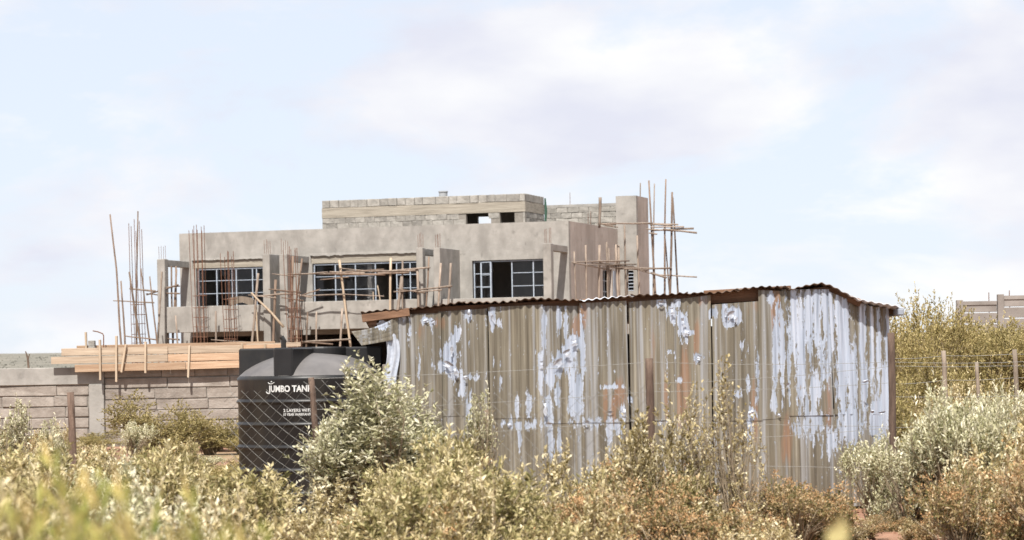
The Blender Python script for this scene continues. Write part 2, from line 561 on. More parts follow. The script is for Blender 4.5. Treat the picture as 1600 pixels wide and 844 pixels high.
rows = []
for j in range(14):
    y = 420 + j * 55
    row = []
    for i in range(141):
        x = -700 + i * 10
        prof = max(0.0, math.sin(min(1, j / 6.0) * math.pi / 2))
        side = 0.55 + 0.45 * (1 / (1 + math.exp((x + 20) / 60)))
        h = (5.3 + 1.6 * mnoise.noise(Vector((x * 0.012, 1.3, y * 0.004))) + 0.5 * mnoise.noise(Vector((x * 0.06, 0, y * 0.01)))) * prof * side - 0.5 + j * 0.02
        row.append((x, y, h))
    rows.append(row)
kind(obj('hills', MB().grid(rows), HILLM, smooth=True), 'structure')

# ------------------------------------------------------------------ foliage generator
def leaves_mesh(name, V, F_, T, mats, mi=None, parent=None):
    me = bpy.data.meshes.new(name)
    nv, nf = len(V), len(F_)
    me.vertices.add(nv)
    me.vertices.foreach_set('co', np.ascontiguousarray(V, dtype=np.float32).ravel())
    me.loops.add(nf * 3)
    me.loops.foreach_set('vertex_index', np.ascontiguousarray(F_, dtype=np.int32).ravel())
    me.polygons.add(nf)
    me.polygons.foreach_set('loop_start', np.arange(0, nf * 3, 3, dtype=np.int32))
    if mi is not None:
        me.polygons.foreach_set('material_index', np.ascontiguousarray(mi, dtype=np.int32))
    at = me.attributes.new('tone', 'FLOAT', 'POINT')
    at.data.foreach_set('value', np.ascontiguousarray(T, dtype=np.float32))
    for m in mats:
        me.materials.append(m)
    me.update(calc_edges=True)
    return me


def nrm(a):
    return a / np.maximum(np.linalg.norm(a, axis=1, keepdims=True), 1e-9)


def leaf_quads(rng, pos, ld, axisv, ln, wd):
    """a folded four-point leaf at each pos pointing along ld"""
    n = len(pos)
    side = nrm(np.cross(ld, axisv + rng.normal(0, 0.35, (n, 3))))
    nor = np.cross(side, ld)
    mid = pos + ld * (ln * 0.52)[:, None]
    droop = nor * (ln * 0.10)[:, None]
    V = np.empty((n, 4, 3))
    V[:, 0] = pos
    V[:, 1] = mid + side * wd[:, None] + nor * (wd * 0.45)[:, None]
    V[:, 2] = pos + ld * ln[:, None] - droop
    V[:, 3] = mid - side * wd[:, None] + nor * (wd * 0.45)[:, None]
    i = np.arange(n)[:, None] * 4
    Fc = np.concatenate([i + np.array([0, 1, 2]), i + np.array([0, 2, 3])], axis=1).reshape(-1, 3)
    return V.reshape(-1, 3), Fc


def plant(seed, h, r, shoots, per, ll, lw, up=0.6, lobes=6, low=0.25, heads=0, shoot_len=(0.16, 0.34), spires=0):
    """returns leaf (V, F, tone), head (V, F, tone), stems MB for one shrub, base at the origin"""
    rng = np.random.default_rng(seed)
    ang = rng.uniform(0, 2 * np.pi, lobes)
    rad = r * rng.uniform(0.15, 0.72, lobes)
    lc = np.stack([np.cos(ang) * rad, np.sin(ang) * rad, h * rng.uniform(low + 0.15, 0.78, lobes)], 1)
    lr = r * rng.uniform(0.32, 0.55, lobes)
    lz = h * rng.uniform(0.18, 0.32, lobes)
    k = rng.integers(0, lobes, shoots)
    dr = nrm(rng.normal(0, 1, (shoots, 3)) + np.array([0, 0, 0.25]))
    rho = rng.uniform(0, 1, shoots) ** 0.45
    tip = lc[k] + dr * np.stack([lr[k], lr[k], lz[k]], 1) * rho[:, None]
    tip[:, 2] = np.maximum(tip[:, 2], 0.05 * h)
    d = nrm(dr * (1 - up) + np.array([0, 0, up]) + rng.normal(0, 0.22, (shoots, 3)))
    L = h * rng.uniform(*shoot_len, shoots)
    if spires:
        j = rng.choice(shoots, spires, replace=False)
        L[j] *= 1.5
        tip[j, 2] += 0.16 * h
        d[j] = nrm(d[j] * 0.4 + np.array([0, 0, 1.0]) + rng.normal(0, 0.1, (spires, 3)))
    base = tip - d * L[:, None]
    base[:, 2] = np.maximum(base[:, 2], 0.01)
    sh = np.repeat(np.arange(shoots), per)
    n = len(sh)
    t = rng.uniform(0, 1, n) ** 0.7
    dd = d[sh]
    pos = base[sh] + (tip - base)[sh] * t[:, None]
    a = nrm(np.cross(dd, np.array([0.31, 0.77, 0.2])))
    b = np.cross(dd, a)
    ph = rng.uniform(0, 2 * np.pi, n)
    e = a * np.cos(ph)[:, None] + b * np.sin(ph)[:, None]
    al = np.radians(rng.uniform(22, 68, n) * (1.15 - 0.45 * t))
    ld = nrm(dd * np.cos(al)[:, None] + e * np.sin(al)[:, None])
    ln = ll * rng.uniform(0.4, 1.35, n) * (1.05 - 0.3 * t)
    wd = lw * rng.uniform(0.7, 1.2, n) * 0.5
    V, Fc = leaf_quads(rng, pos, ld, dd, ln, wd)
    tone = np.clip(0.5 + rng.normal(0, 0.17, shoots)[sh] + rng.normal(0, 0.22, n) + (t - 0.5) * 0.12, 0, 1)
    leaf = (V, Fc, np.repeat(tone, 4))
    hd = None
    if heads:
        j = rng.choice(shoots, heads, replace=False)
        q = np.repeat(j, 26)
        m = len(q)
        off = rng.normal(0, 1, (m, 3)) * np.array([0.035, 0.035, 0.014])
        pp = tip[q] + off + np.array([0, 0, 0.015])
        V2, F2 = leaf_quads(rng, pp, nrm(rng.normal(0, 1, (m, 3)) + np.array([0, 0, 0.6])), rng.normal(0, 1, (m, 3)), np.full(m, 0.020), np.full(m, 0.007))
        hd = (V2, F2, np.repeat(np.clip(rng.normal(0.5, 0.25, m), 0, 1), 4))
    st = MB()
    pick = rng.choice(shoots, min(shoots, 120), replace=False)
    for i in pick:
        root = np.array([rng.normal(0, 0.05 * r), rng.normal(0, 0.05 * r), -0.08])
        bpt = base[i]
        m1 = root * 0.55 + bpt * 0.45 + np.array([0, 0, 0.10 * h]) + rng.normal(0, 0.02 * h, 3)
        st.tube([root, m1, bpt, tip[i]], [0.008, 0.006, 0.0035, 0.0015], 3, False)
    return leaf, hd, st


LEAFMAT = {}
PROTO = {}


def proto(key, leafmat, **kw):
    leaf, hd, st = plant(**kw)
    V, Fc, T = leaf
    mats = [leafmat, STEM, L_HEAD]
    n0 = len(V)
    sv = np.array(st.v)
    sf = []
    for q in st.f:
        sf.append((q[0], q[1], q[2]))
        sf.append((q[0], q[2], q[3]))
    sf = np.array(sf)
    PROTO[key] = dict(leaf=(V, Fc, T), stem=(sv, sf), head=hd, mat=leafmat)
    me = leaves_mesh(key + '_foliage', V, Fc, T, [leafmat])
    ms = leaves_mesh(key + '_stems', sv, sf, np.zeros(len(sv)), [STEM])
    mh = leaves_mesh(key + '_heads', hd[0], hd[1], hd[2], [L_HEAD]) if hd else None
    PROTO[key]['me'] = (me, ms, mh)


def shrub(name, key, u, Y, label, cat='shrub', group=None, sc=1.0, scz=None, rz=None, z=0.0, foot=None):
    p = P(u, HV, Y) if foot is None else Vector(foot)
    o = thing(name, label, cat, (p.x, Y, -0.03 + z), group, random.uniform(0, 6.28) if rz is None else rz)
    o.scale = (sc, sc, scz or sc)
    me, ms, mh = PROTO[key]['me']
    link('foliage', me, o)
    link('stems', ms, o)
    if mh:
        kind(link('seed_heads', mh, o), 'stuff')
    return o


def mass(name, label, cat, items):
    """items: (key, x, y, sc, scz, rz); one joined object for growth nobody could count"""
    Vs, Fs, Ts, Ms, mats, off = [], [], [], [], [], 0

    def mi(m):
        if m not in mats:
            mats.append(m)
        return mats.index(m)
    for key, x, y, sc, scz, rz in items:
        pr = PROTO[key]
        c, s = math.cos(rz), math.sin(rz)
        geo = [(pr['leaf'], pr['mat']), ((pr['stem'][0], pr['stem'][1], np.zeros(len(pr['stem'][0]))), STEM)]
        if pr['head']:
            geo.append((pr['head'], L_HEAD))
        sh = random.uniform(-0.08, 0.08)
        for (V, Fc, T), m in geo:
            V2 = np.empty_like(V)
            V2[:, 0] = x + sc * (V[:, 0] * c - V[:, 1] * s)
            V2[:, 1] = y + sc * (V[:, 0] * s + V[:, 1] * c)
            V2[:, 2] = scz * V[:, 2] - 0.03
            Vs.append(V2)
            Fs.append(Fc + off)
            Ts.append(np.clip(T + sh, 0, 1))
            Ms.append(np.full(len(Fc), mi(m)))
            off += len(V)
    me = leaves_mesh(name, np.concatenate(Vs), np.concatenate(Fs), np.concatenate(Ts), mats, np.concatenate(Ms))
    o = link(name, me)
    tag(o, label, cat)
    return kind(o, 'stuff')


# ------------------------------------------------------------------ the house under construction
HA = R(17.0)
hc, hs_ = math.cos(HA), math.sin(HA)
HC = P(888, 345, 87.0)
XC, YC, ZTOP = HC.x, HC.y, HC.z
house = thing('house', 'unfinished two-storey house of grey plaster with a rooftop stone room', 'house', (XC, YC, 0), None, -HA)


def kz(u, v):
    dx, dy = u - 800.0, HV - v
    return (dx * CR + dy * SR) / F, (-dx * SR + dy * CR) / F


def hpix(u, v, t):
    k, q = kz(u, v)
    x = (k * (YC + t * hc) - XC - t * hs_) / (hc + k * hs_)
    return x, EYE + q * (YC - x * hs_ + t * hc)


def hside(u, v, x):
    k, q = kz(u, v)
    t = (k * (YC - x * hs_) - XC - x * hc) / (hs_ - k * hc)
    return t, EYE + q * (YC - x * hs_ + t * hc)


def hworld(x, t, z):
    return Vector((XC + x * hc + t * hs_, YC - x * hs_ + t * hc, z))


def hob(name, mb, m, parent=house, **kw):
    return obj(name, mb, m, parent, local=True, **kw)


def holed(axis_, a0, a1, z0, z1, t0, t1, holes, xs_extra=()):
    """a wall a0..a1 x z0..z1, t0..t1 thick, with rectangular openings; axis_ 'x' runs along x, 'y' along y"""
    mb = MB()
    xs = sorted(set([a0, a1] + [v for h in holes for v in h[:2] if a0 < v < a1]))
    zs = sorted(set([z0, z1] + [v for h in holes for v in h[2:] if z0 < v < z1]))

    def solid(i, j):
        if i < 0 or j < 0 or i >= len(xs) - 1 or j >= len(zs) - 1:
            return False
        cx, cz = (xs[i] + xs[i + 1]) / 2, (zs[j] + zs[j + 1]) / 2
        return not any(h[0] < cx < h[1] and h[2] < cz < h[3] for h in holes)

    def pt(a, t, z):
        return (a, t, z) if axis_ == 'x' else (t, a, z)

    def quad(*p):
        b = len(mb.v)
        mb.v.extend(p)
        mb.f.append((b, b + 1, b + 2, b + 3))
    for i in range(len(xs) - 1):
        for j in range(len(zs) - 1):
            if not solid(i, j):
                continue
            A0, A1, Z0, Z1 = xs[i], xs[i + 1], zs[j], zs[j + 1]
            quad(pt(A0, t0, Z0), pt(A1, t0, Z0), pt(A1, t0, Z1), pt(A0, t0, Z1))
            quad(pt(A0, t1, Z1), pt(A1, t1, Z1), pt(A1, t1, Z0), pt(A0, t1, Z0))
            if not solid(i - 1, j):
                quad(pt(A0, t1, Z0), pt(A0, t0, Z0), pt(A0, t0, Z1), pt(A0, t1, Z1))
            if not solid(i + 1, j):
                quad(pt(A1, t0, Z0), pt(A1, t1, Z0), pt(A1, t1, Z1), pt(A1, t0, Z1))
            if not solid(i, j - 1):
                quad(pt(A0, t1, Z0), pt(A1, t1, Z0), pt(A1, t0, Z0), pt(A0, t0, Z0))
            if not solid(i, j + 1):
                quad(pt(A0, t0, Z1), pt(A1, t0, Z1), pt(A1, t1, Z1), pt(A0, t1, Z1))
    return mb


FL1 = 2.56                         # first-floor level
XL = hpix(280, 363, 0)[0]          # left end of the front
TB = -2.1                          # front plane of the balcony
TD = 9.0                           # depth of the house
# openings of the front
w1 = (hpix(306, 430, 0)[0], hpix(414, 430, 0)[0], 2.95, hpix(360, 418, 0)[1])
w2 = (hpix(488, 430, 0)[0], hpix(665, 430, 0)[0], 2.95, hpix(560, 410, 0)[1])
w3 = (hpix(738, 430, 0)[0], hpix(852, 430, 0)[0], 2.95, hpix(790, 406, 0)[1])
lint1 = (w1[0] - 0.12, w1[1], w1[3], hpix(360, 404, 0)[1])
lint2 = (w2[0] - 0.05, w2[1], w2[3], hpix(560, 396, 0)[1])
gf = [(hpix(300, 530, 0)[0], hpix(398, 530, 0)[0], 0.3, 2.38), (hpix(452, 530, 0)[0], hpix(640, 530, 0)[0], 0.3, 2.38), (hpix(720, 530, 0)[0], hpix(840, 530, 0)[0], 0.3, 2.38)]
hob('front_wall', holed('x', XL, 0.0, 0.0, ZTOP, 0.0, 0.22, [w1, w2, w3, lint1, lint2] + gf), PLASTER, rough=0.008)
sw = hside(942, 440, 0.0)[0], hside(957, 440, 0.0)[0]
TT = hside(965, 356, 0.0)[0]       # where the side wall meets the chimney tower
side_top = ZTOP
szt = hside(945, 420, 0.0)[1]
hob('side_wall', holed('y', 0.222, TT, 0.0, ZTOP - 0.004, -0.004, -0.224, [(sw[0], sw[1], 2.9, szt)]), PLASTER_SIDE, rough=0.006)
hob('side_wall', MB().box(-0.22, -0.002, TT + 0.95, TD, 0, 5.4), PLASTER_SIDE)
hob('side_wall', MB().box(XL + 0.003, XL + 0.22, 0.225, TD - 0.003, 0, ZTOP - 0.05), PLASTER)
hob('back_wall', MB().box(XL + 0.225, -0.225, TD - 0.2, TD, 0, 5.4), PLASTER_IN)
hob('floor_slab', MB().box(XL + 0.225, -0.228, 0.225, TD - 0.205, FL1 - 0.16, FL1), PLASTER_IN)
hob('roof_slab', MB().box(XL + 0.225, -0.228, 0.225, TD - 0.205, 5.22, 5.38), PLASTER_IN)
for px in (-12.4, -7.2, -3.9):
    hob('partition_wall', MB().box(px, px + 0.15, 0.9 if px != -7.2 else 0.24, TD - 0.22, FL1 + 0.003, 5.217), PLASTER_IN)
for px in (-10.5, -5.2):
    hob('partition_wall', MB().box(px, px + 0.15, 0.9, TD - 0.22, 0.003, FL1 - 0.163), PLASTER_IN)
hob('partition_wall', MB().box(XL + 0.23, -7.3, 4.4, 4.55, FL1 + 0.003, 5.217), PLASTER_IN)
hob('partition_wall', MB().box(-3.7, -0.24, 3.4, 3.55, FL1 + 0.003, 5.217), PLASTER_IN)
# bare concrete lintels, set back a little, and the ragged lower edge of the plaster above them
for (a, b_, z0, z1), seed in ((lint1, 1), (lint2, 5)):
    lo = hob('lintel', MB().box(a + 0.004, b_ - 0.004, 0.045, 0.21, z0 + 0.003, z1 - 0.003), CONCRETE)
    mb = MB()
    n = 60
    for i in range(n + 1):
        x = a - 0.02 + (b_ - a + 0.04) * i / n
        dz = 0.03 + 0.05 * abs(mnoise.noise(Vector((x * 2.3, seed, 0)))) + 0.03 * mnoise.noise(Vector((x * 9, seed, 2)))
        mb.v += [(x, -0.012, z1 + 0.05 + 0.02 * mnoise.noise(Vector((x * 5, seed, 7)))), (x, -0.022, z1 - dz), (x, 0.043, z1 - dz + 0.006)]
        if i:
            q = 3 * (i - 1)
            mb.f += [(q, q + 1, q + 4, q + 3), (q + 1, q + 2, q + 5, q + 4)]
    hob('plaster_edge', mb, PLASTER)

# balcony: slab, parapets, columns, fins and tie beams
cols = []
for u0, u1, vt, solid in ((245, 257, 405, 0), (410, 421, 397, 1), (436, 448, 397, 0), (650, 660, 387, 0), (677, 687, 387, 1), (848, 860.5, 380, 0)):
    x0, zt = hpix(u0, vt + 5, TB)
    x1, _ = hpix(u1, vt + 5, TB)
    zt = hpix((u0 + u1) / 2, vt, TB)[1]
    cols.append((x0, x1, zt, solid))
for i, (x0, x1, zt, solid) in enumerate(cols):
    if solid:
        hob('fin_wall', MB().box(x0, x1, TB, -0.004, 0, zt), PLASTER, bevel=0.012, rough=0.006)
    else:
        c = hob('column', MB().box(x0, x1, TB, TB + 0.3, 0, zt), PLASTER, bevel=0.015, rough=0.008)
        hob('tie_beam', MB().box(x0 + 0.02, x1 - 0.02, TB + 0.303, -0.004, zt - 0.24, zt - 0.02), PLASTER, bevel=0.01, rough=0.005)
    for k in range(4):                                    # starter bars on the column heads
        bx, by = x0 + 0.06 + (x1 - x0 - 0.12) * (k % 2), TB + 0.06 + 0.18 * (k // 2)
        hob('starter_bar', MB().tube([(bx, by, zt - 0.05), (bx + random.uniform(-.015, .015), by, zt + random.uniform(0.42, 0.52))], 0.007, 4), REBAR)
pz = []
for a, b_, u, vt, vb in ((0, 1, 330, 478, 519), (2, 3, 540, 470, 514), (4, 5, 780, 465, 508)):
    zt, zb = hpix(u, vt, TB)[1], hpix(u, vb, TB)[1]
    x0, x1 = cols[a][1] + 0.003, cols[b_][0] - 0.003
    hob('balcony_parapet', MB().box(x0, x1, TB + 0.05, TB + 0.2, zb, zt), PLASTER, bevel=0.012, rough=0.008)
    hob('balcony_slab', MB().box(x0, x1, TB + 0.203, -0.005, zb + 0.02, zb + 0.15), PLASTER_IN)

# windows: steel frames with glazing bars and panes
def window(x0, x1, z0, z1, t, verts, hors, open_=(), glass=True):
    f = MB()
    f.box(x0, x1, t, t + 0.04, z1 - 0.04, z1).box(x0, x1, t, t + 0.04, z0, z0 + 0.05)
    xs = [x0] + [x0 + (x1 - x0) * v for v in verts] + [x1 - 0.045]
    for i, x in enumerate(xs):
        w = 0.045
        f.box(x, x + w - 0.01, t - 0.003, t + 0.043, z0 + 0.051, z1 - 0.051)
    fr = hob('window', f, FRAME)
    for i in range(len(xs) - 1):
        if i in open_:
            continue
        prev = z0 + 0.05
        for hh in list(hors) + [1.0]:
            zz = z0 + (z1 - z0) * hh
            if hh < 1.0:
                hob('glazing_bar', MB().box(xs[i] + 0.046, xs[i + 1] - 0.001, t + 0.006, t + 0.034, zz - 0.011, zz + 0.011), FRAME, fr)
            if glass:
                hob('pane', MB().box(xs[i] + 0.047, xs[i + 1] - 0.002, t + 0.017, t + 0.021, prev + 0.018, (zz if hh < 1 else z1 - 0.05) - 0.018), GLASS, fr)
            prev = zz
    return fr


hors = (0.26, 0.51, 0.76)
window(w1[0] + 0.05, w1[1] - 0.01, w1[2] + 0.02, w1[3] - 0.02, 0.08, (0.27, 0.5, 0.56, 0.80, 0.86), hors)
window(w2[0] + 0.03, w2[1] - 0.03, w2[2] + 0.02, w2[3] - 0.02, 0.08, (0.19, 0.37, 0.55, 0.74, 0.86), hors, open_=(3,))
window(w3[0] + 0.03, w3[1] - 0.03, w3[2] + 0.02, w3[3] - 0.02, 0.08, (0.24, 0.53, 0.83), hors, open_=(1,), glass=True)
# an open casement leaf of the right window, swung out towards the balcony
x0 = w3[0] + 0.30
f = MB()
p0, p1 = Vector((x0, 0.05, 0)), Vector((x0 + 0.42, -0.22, 0))
z0, z1 = w3[2] + 0.06, w3[3] - 0.07
for q in (p0, p1):
    f.beam(q + Vector((0, 0, z0)), q + Vector((0, 0, z1)), 0.05, 0.035, (1, 0, 0))
for zz in (z0, z0 + (z1 - z0) * .25, z0 + (z1 - z0) * .5, z0 + (z1 - z0) * .75, z1):
    f.beam(p0 + Vector((0, 0, zz)), p1 + Vector((0, 0, zz)), 0.03, 0.025)
hob('open_casement', f, FRAME)
# side window: steel bars and a grey sheet leaf
f = MB()
for k in range(5):
    zz = 2.95 + (szt - 3.0) * k / 4
    f.box(-0.15, -0.12, sw[0] + 0.03, sw[1] - 0.03, zz, zz + 0.035)
for k in range(3):
    yy = sw[0] + 0.03 + (sw[1] - sw[0] - 0.1) * k / 2
    f.box(-0.155, -0.115, yy, yy + 0.04, 2.94, szt - 0.01)
hob('barred_window', f, FRAME)
s0, s1 = hside(951, 440, 0.0)[0], hside(962, 440, 0.0)[0]
hob('shutter', MB().box(0.012, 0.04, sw[1] + 0.05, min(s1, TT - 0.08), 2.9, szt - 0.05), SHEETGREY)

# chimney tower at the end of the side wall
tx1, _ = hpix(995.5, 400, TT)
t_side = hside(1013, 330, tx1)[0]
zt = hpix(980, 306, TT)[1]
twin = (hpix(980, 440, TT)[0], hpix(990, 440, TT)[0], hpix(985, 455, TT)[1], hpix(985, 423, TT)[1])
hob('tower_front_wall', holed('x', -0.05, tx1, 0, zt, TT, TT + 0.2, [twin]), PLASTER, rough=0.006)
hob('tower_side_wall', MB().box(tx1 - 0.2, tx1 - 0.003, TT + 0.203, t_side, 0, zt - 0.003), PLASTER_SIDE, rough=0.006)
hob('tower_side_wall', MB().box(-0.05, 0.15, TT + 0.203, t_side, 0, zt - 0.003), PLASTER)
hob('tower_back_wall', MB().box(0.153, tx1 - 0.203, t_side - 0.2, t_side - 0.003, 0, zt - 0.003), PLASTER)
hob('tower_cap', MB().box(0.153, tx1 - 0.203, TT + 0.203, t_side - 0.203, zt - 0.2, zt - 0.02), PLASTER)
f = MB()
f.box(twin[0] + 0.003, twin[0] + 0.03, TT + 0.06, TT + 0.09, twin[2], twin[3])
for k in range(6):
    zz = twin[2] + (twin[3] - twin[2]) * (k + 0.1) / 6
    f.box(twin[0] + 0.031, twin[1] - 0.003, TT + 0.06, TT + 0.085, zz, zz + 0.03)
hob('barred_window', f, FRAME)

# rooftop room and roof wall of cut stone; every stone its own piece
_stone_cache = {}


def stone_mesh(L, H, D, var, m, tagn):
    key = (round(L, 2), round(H, 2), round(D, 2), var, tagn)
    if key in _stone_cache:
        return _stone_cache[key]
    rnd = random.Random(hash((key[0], key[1], var)) & 0xffff)
    bm = bmesh.new()
    bmesh.ops.create_cube(bm, size=1)
    bmesh.ops.scale(bm, vec=(L, D, H), verts=bm.verts)
    bmesh.ops.bevel(bm, geom=list(bm.edges), offset=0.012, segments=1, affect='EDGES')
    for v in bm.verts:
        v.co += Vector((rnd.uniform(-1, 1) * 0.008, rnd.uniform(-1, 1) * 0.012, rnd.uniform(-1, 1) * 0.008))
    me = bpy.data.meshes.new('stone')
    bm.to_mesh(me)
    bm.free()
    me.materials.append(m)
    _stone_cache[key] = me
    return me


def course(parent, a0, a1, z0, H, face, axis_, lens=(0.36, 0.44, 0.5), joint=0.011, D=0.16, m=None, start=0.0, skip=(), proud=0.012, name='stone'):
    """one course of stones along a0..a1; face = coordinate of the wall face; stones' centres sit behind it"""
    a = a0 - start
    while a < a1 - 0.06:
        L = random.choice(lens)
        b_ = min(a + L, a1)
        s0 = max(a, a0)
        a = a + L
        if b_ - s0 < 0.08:
            continue
        mid = (s0 + b_) / 2
        if any(k0 < mid < k1 for k0, k1 in skip):
            continue
        o = link(name, stone_mesh(b_ - s0 - joint, H - joint, D, random.randint(0, 2), m or STONE, m.name if m else ''), parent)
        pr = random.uniform(0, proud)
        if axis_ == 'x':
            o.location = (mid, face + D / 2 - pr, z0 + H / 2)
        else:
            o.location = (face - D / 2 + pr, mid, z0 + H / 2)
            o.rotation_euler = (0, 0, math.pi / 2)


TR = 3.0
rx0, rz_l = hpix(503, 313, TR)
rx1, rz_r = hpix(820, 303, TR)
RZ = (rz_l + rz_r) / 2
rt1 = hside(850, 308, rx1)[0]
Z0 = 5.385
HT = 0.27                                   # top course
zb1, zb0 = RZ - HT, RZ - HT - 0.29          # concrete band
h1 = (hpix(728, 340, TR)[0], hpix(767, 340, TR)[0], Z0 + 0.05, hpix(748, 333, TR)[1])
h2 = (hpix(781, 340, TR)[0], hpix(804, 340, TR)[0], Z0 + 0.05, hpix(792, 333, TR)[1])
zb0 = min(zb0, h1[3])
h1 = (h1[0], h1[1], h1[2], zb0)
h2 = (h2[0], h2[1], h2[2], zb0)
room = hob('rooftop_room', holed('x', rx0, rx1, Z0, RZ - 0.03, TR + 0.014, TR + 0.17, [h1, h2]), MORTAR)
hob('room_wall', MB().box(rx1 - 0.17, rx1 - 0.03, TR + 0.175, rt1, Z0, RZ - 0.034), MORTAR, room)
hob('room_wall', MB().box(rx0 + 0.02, rx0 + 0.19, TR + 0.175, rt1, Z0, RZ - 0.034), MORTAR, room)
bh = (hpix(748, 340, rt1)[0], hpix(775, 340, rt1)[0], Z0 + 0.2, zb0)
hob('room_wall', holed('x', rx0 + 0.2, rx1 - 0.18, Z0, RZ - 0.034, rt1 - 0.17, rt1, [bh]), MORTAR, room)
hob('concrete_band', MB().box(rx0 - 0.005, rx1 + 0.005, TR - 0.012, TR + 0.027, zb0, zb1), CONCRETE, room, rough=0.006)
hob('concrete_band', MB().box(rx1 - 0.027, rx1 + 0.008, TR + 0.03, rt1, zb0 + 0.002, zb1 - 0.002), CONCRETE, room, rough=0.006)
course(room, rx0, rx1, zb1, HT, TR, 'x', (0.34, 0.42, 0.48, 0.3), m=STONE, proud=0.03)
course(room, TR + 0.165, rt1, zb1, HT, rx1, 'y', (0.34, 0.42), m=STONE)
nz = int((zb0 - Z0) / 0.2)
for j in range(nz + 1):
    z_top = zb0 - j * 0.2
    if z_top - 0.2 < Z0 - 0.12:
        break
    course(room, rx0, rx1, z_top - 0.2, 0.2, TR, 'x', (0.36, 0.44, 0.4), m=STONE, start=0.2 * (j % 2), skip=((h1[0] - 0.1, h1[1] + 0.1), (h2[0] - 0.1, h2[1] + 0.1)), D=0.1)
    course(room, TR + 0.165, rt1, z_top - 0.2, 0.2, rx1, 'y', (0.4, 0.44), m=STONE, start=0.2 * (j % 2), D=0.1)
# vent pipe on the room roof
vp = hpix(692.5, 302, TR + 1.2)
hob('room_roof', MB().box(rx0 + 0.2, rx1 - 0.2, TR + 0.2, rt1 - 0.2, RZ - 0.35, RZ - 0.2), PLASTER_IN, room)
hob('vent_pipe', MB().lathe([(0.0, RZ - 0.2), (0.15, RZ - 0.2), (0.15, RZ + 0.22), (0.17, RZ + 0.22), (0.17, RZ + 0.26), (0.12, RZ + 0.26), (0.12, RZ + 0.1), (0, RZ + 0.1)], 20, (vp[0], TR + 1.2)), PIPE, room, smooth=False)
# net hung at the room's corner
hob('green_net', MB().tube([(rx1 + 0.05, rt1 - 0.05, RZ - 0.05), (rx1 + 0.07, rt1 - 0.02, RZ - 0.5), (rx1 + 0.04, rt1 - 0.04, RZ - 1.0)], [0.03, 0.05, 0.035], 6), NET, room)
# roof wall behind
TW = TT + 1.2
ax0, az = hpix(853, 321, TW)
ax1, az1 = hpix(972, 319, TW)
back = hob('roof_wall', MB().box(ax0, ax1, TW + 0.03, TW + 0.17, Z0, az - 0.1), MORTAR)
hob('wall_cap', MB().box(ax0 - 0.005, ax1, TW - 0.004, TW + 0.18, az - 0.1, az), PLASTER, back, rough=0.008)
z = az - 0.1
j = 0
while z - 0.2 > Z0 - 0.1:
    course(back, ax0, ax1, z - 0.2, 0.2, TW, 'x', (0.36, 0.44, 0.4), m=STONE, start=0.2 * (j % 2), D=0.1)
    z -= 0.2
    j += 1
for u, v0, v1 in ((885, 321, 300), (922, 352, 330), (918, 352, 333)):
    x, zt = hpix(u, v1, TW - 0.3)
    hob('starter_bar', MB().tube([(x, TW - 0.3 if v0 > 330 else TW + 0.1, Z0), (x + 0.02, TW - 0.3 if v0 > 330 else TW + 0.1, zt)], 0.009, 4), REBAR)


# ------------------------------------------------------------------ scaffold poles
def wob(p0, p1, amp, n=5):
    p0, p1 = Vector(p0), Vector(p1)
    L = (p1 - p0).length
    ph = random.uniform(0, 100)
    out = []
    for i in range(n + 1):
        t = i / n
        q = p0.lerp(p1, t)
        e = amp * L * math.sin(math.pi * t)
        out.append(q + Vector((mnoise.noise(Vector((ph, t * 2.2, 0))), mnoise.noise(Vector((ph, t * 2.2, 9))), 0.4 * mnoise.noise(Vector((ph, t * 2.2, 4))))) * (e * 0.8 + 0.012))
    return out


def pole(parent, a, b_, Y, r=0.035, m=None, name='pole', amp=0.02, Y1=None):
    """a wooden pole seen from pixel a to pixel b"""
    p0, p1 = P(a[0], a[1], Y), P(b_[0], b_[1], Y if Y1 is None else Y1)
    k = random.uniform(0.7, 1.05)
    pts = wob(p0, p1, amp * 1.5)
    n = len(pts) - 1
    o = obj(name, MB().tube(pts, [r * k * (0.85 + 0.3 * i / n) for i in range(n + 1)], 6), m or POLE, parent, smooth=True)
    return o


def ground_to(b_, Y):
    """pixel of the ground straight below pixel b"""
    p = P(b_[0], b_[1], Y)
    return p


# left scaffold beside the balcony portal
YL = 87.6
sc1 = thing('pole_scaffold', 'scaffold of thin crooked poles left of the house, past the end column', 'scaffold', (P(210, 560, YL).x, YL, 0))
D_ = POLE_DARK
for a, b_, r, m in (((172, 335), (190.5, 538), .04, D_), ((189, 439), (196, 546), .04, D_), ((202, 425), (221, 546), .05, D_), ((220, 419), (235, 546), .036, D_), ((234, 432), (246, 546), .034, D_), ((215.5, 330), (213, 470), .036, D_)):
    p0 = P(*a, YL)
    p1 = P(*b_, YL)
    d = (p1 - p0) / (p0.z - p1.z)
    p1 = p1 + d * p1.z                        # carry it on down to the ground
    pts = wob(p0, p1, 0.02, 7)
    obj('pole', MB().tube(pts, [r * (0.75 + 0.5 * i / 7) * 0.8 for i in range(8)], 6), m, sc1, smooth=True)
for a, b_ in (((177, 470), (241, 473)), ((202, 451), (243, 455)), ((229, 461), (279, 445)), ((255, 458), (281, 459)), ((258, 449), (281, 447)), ((195, 525), (245, 531)), ((256, 529), (281, 531)), ((228, 459), (262, 462))):
    pole(sc1, a, b_, YL + random.uniform(-0.06, 0.06) + (1.5 if a[0] > 225 else 0), 0.028, POLE if random.random() < .5 else D_)
# behind the portal
for a, b_ in (((268, 416), (272, 545)), ((276, 421), (263, 520)), ((275, 416), (275, 545))):
    p0, p1 = P(*a, YL + 1.6), P(*b_, YL + 1.6)
    p1.z = 0.0
    obj('pole', MB().tube(wob(p0, p1, 0.015), 0.03, 6), D_, sc1, smooth=True)

# scaffold along the right-hand side wall
def ysd(u):
    return 86.2 + (u - 890) * 0.05


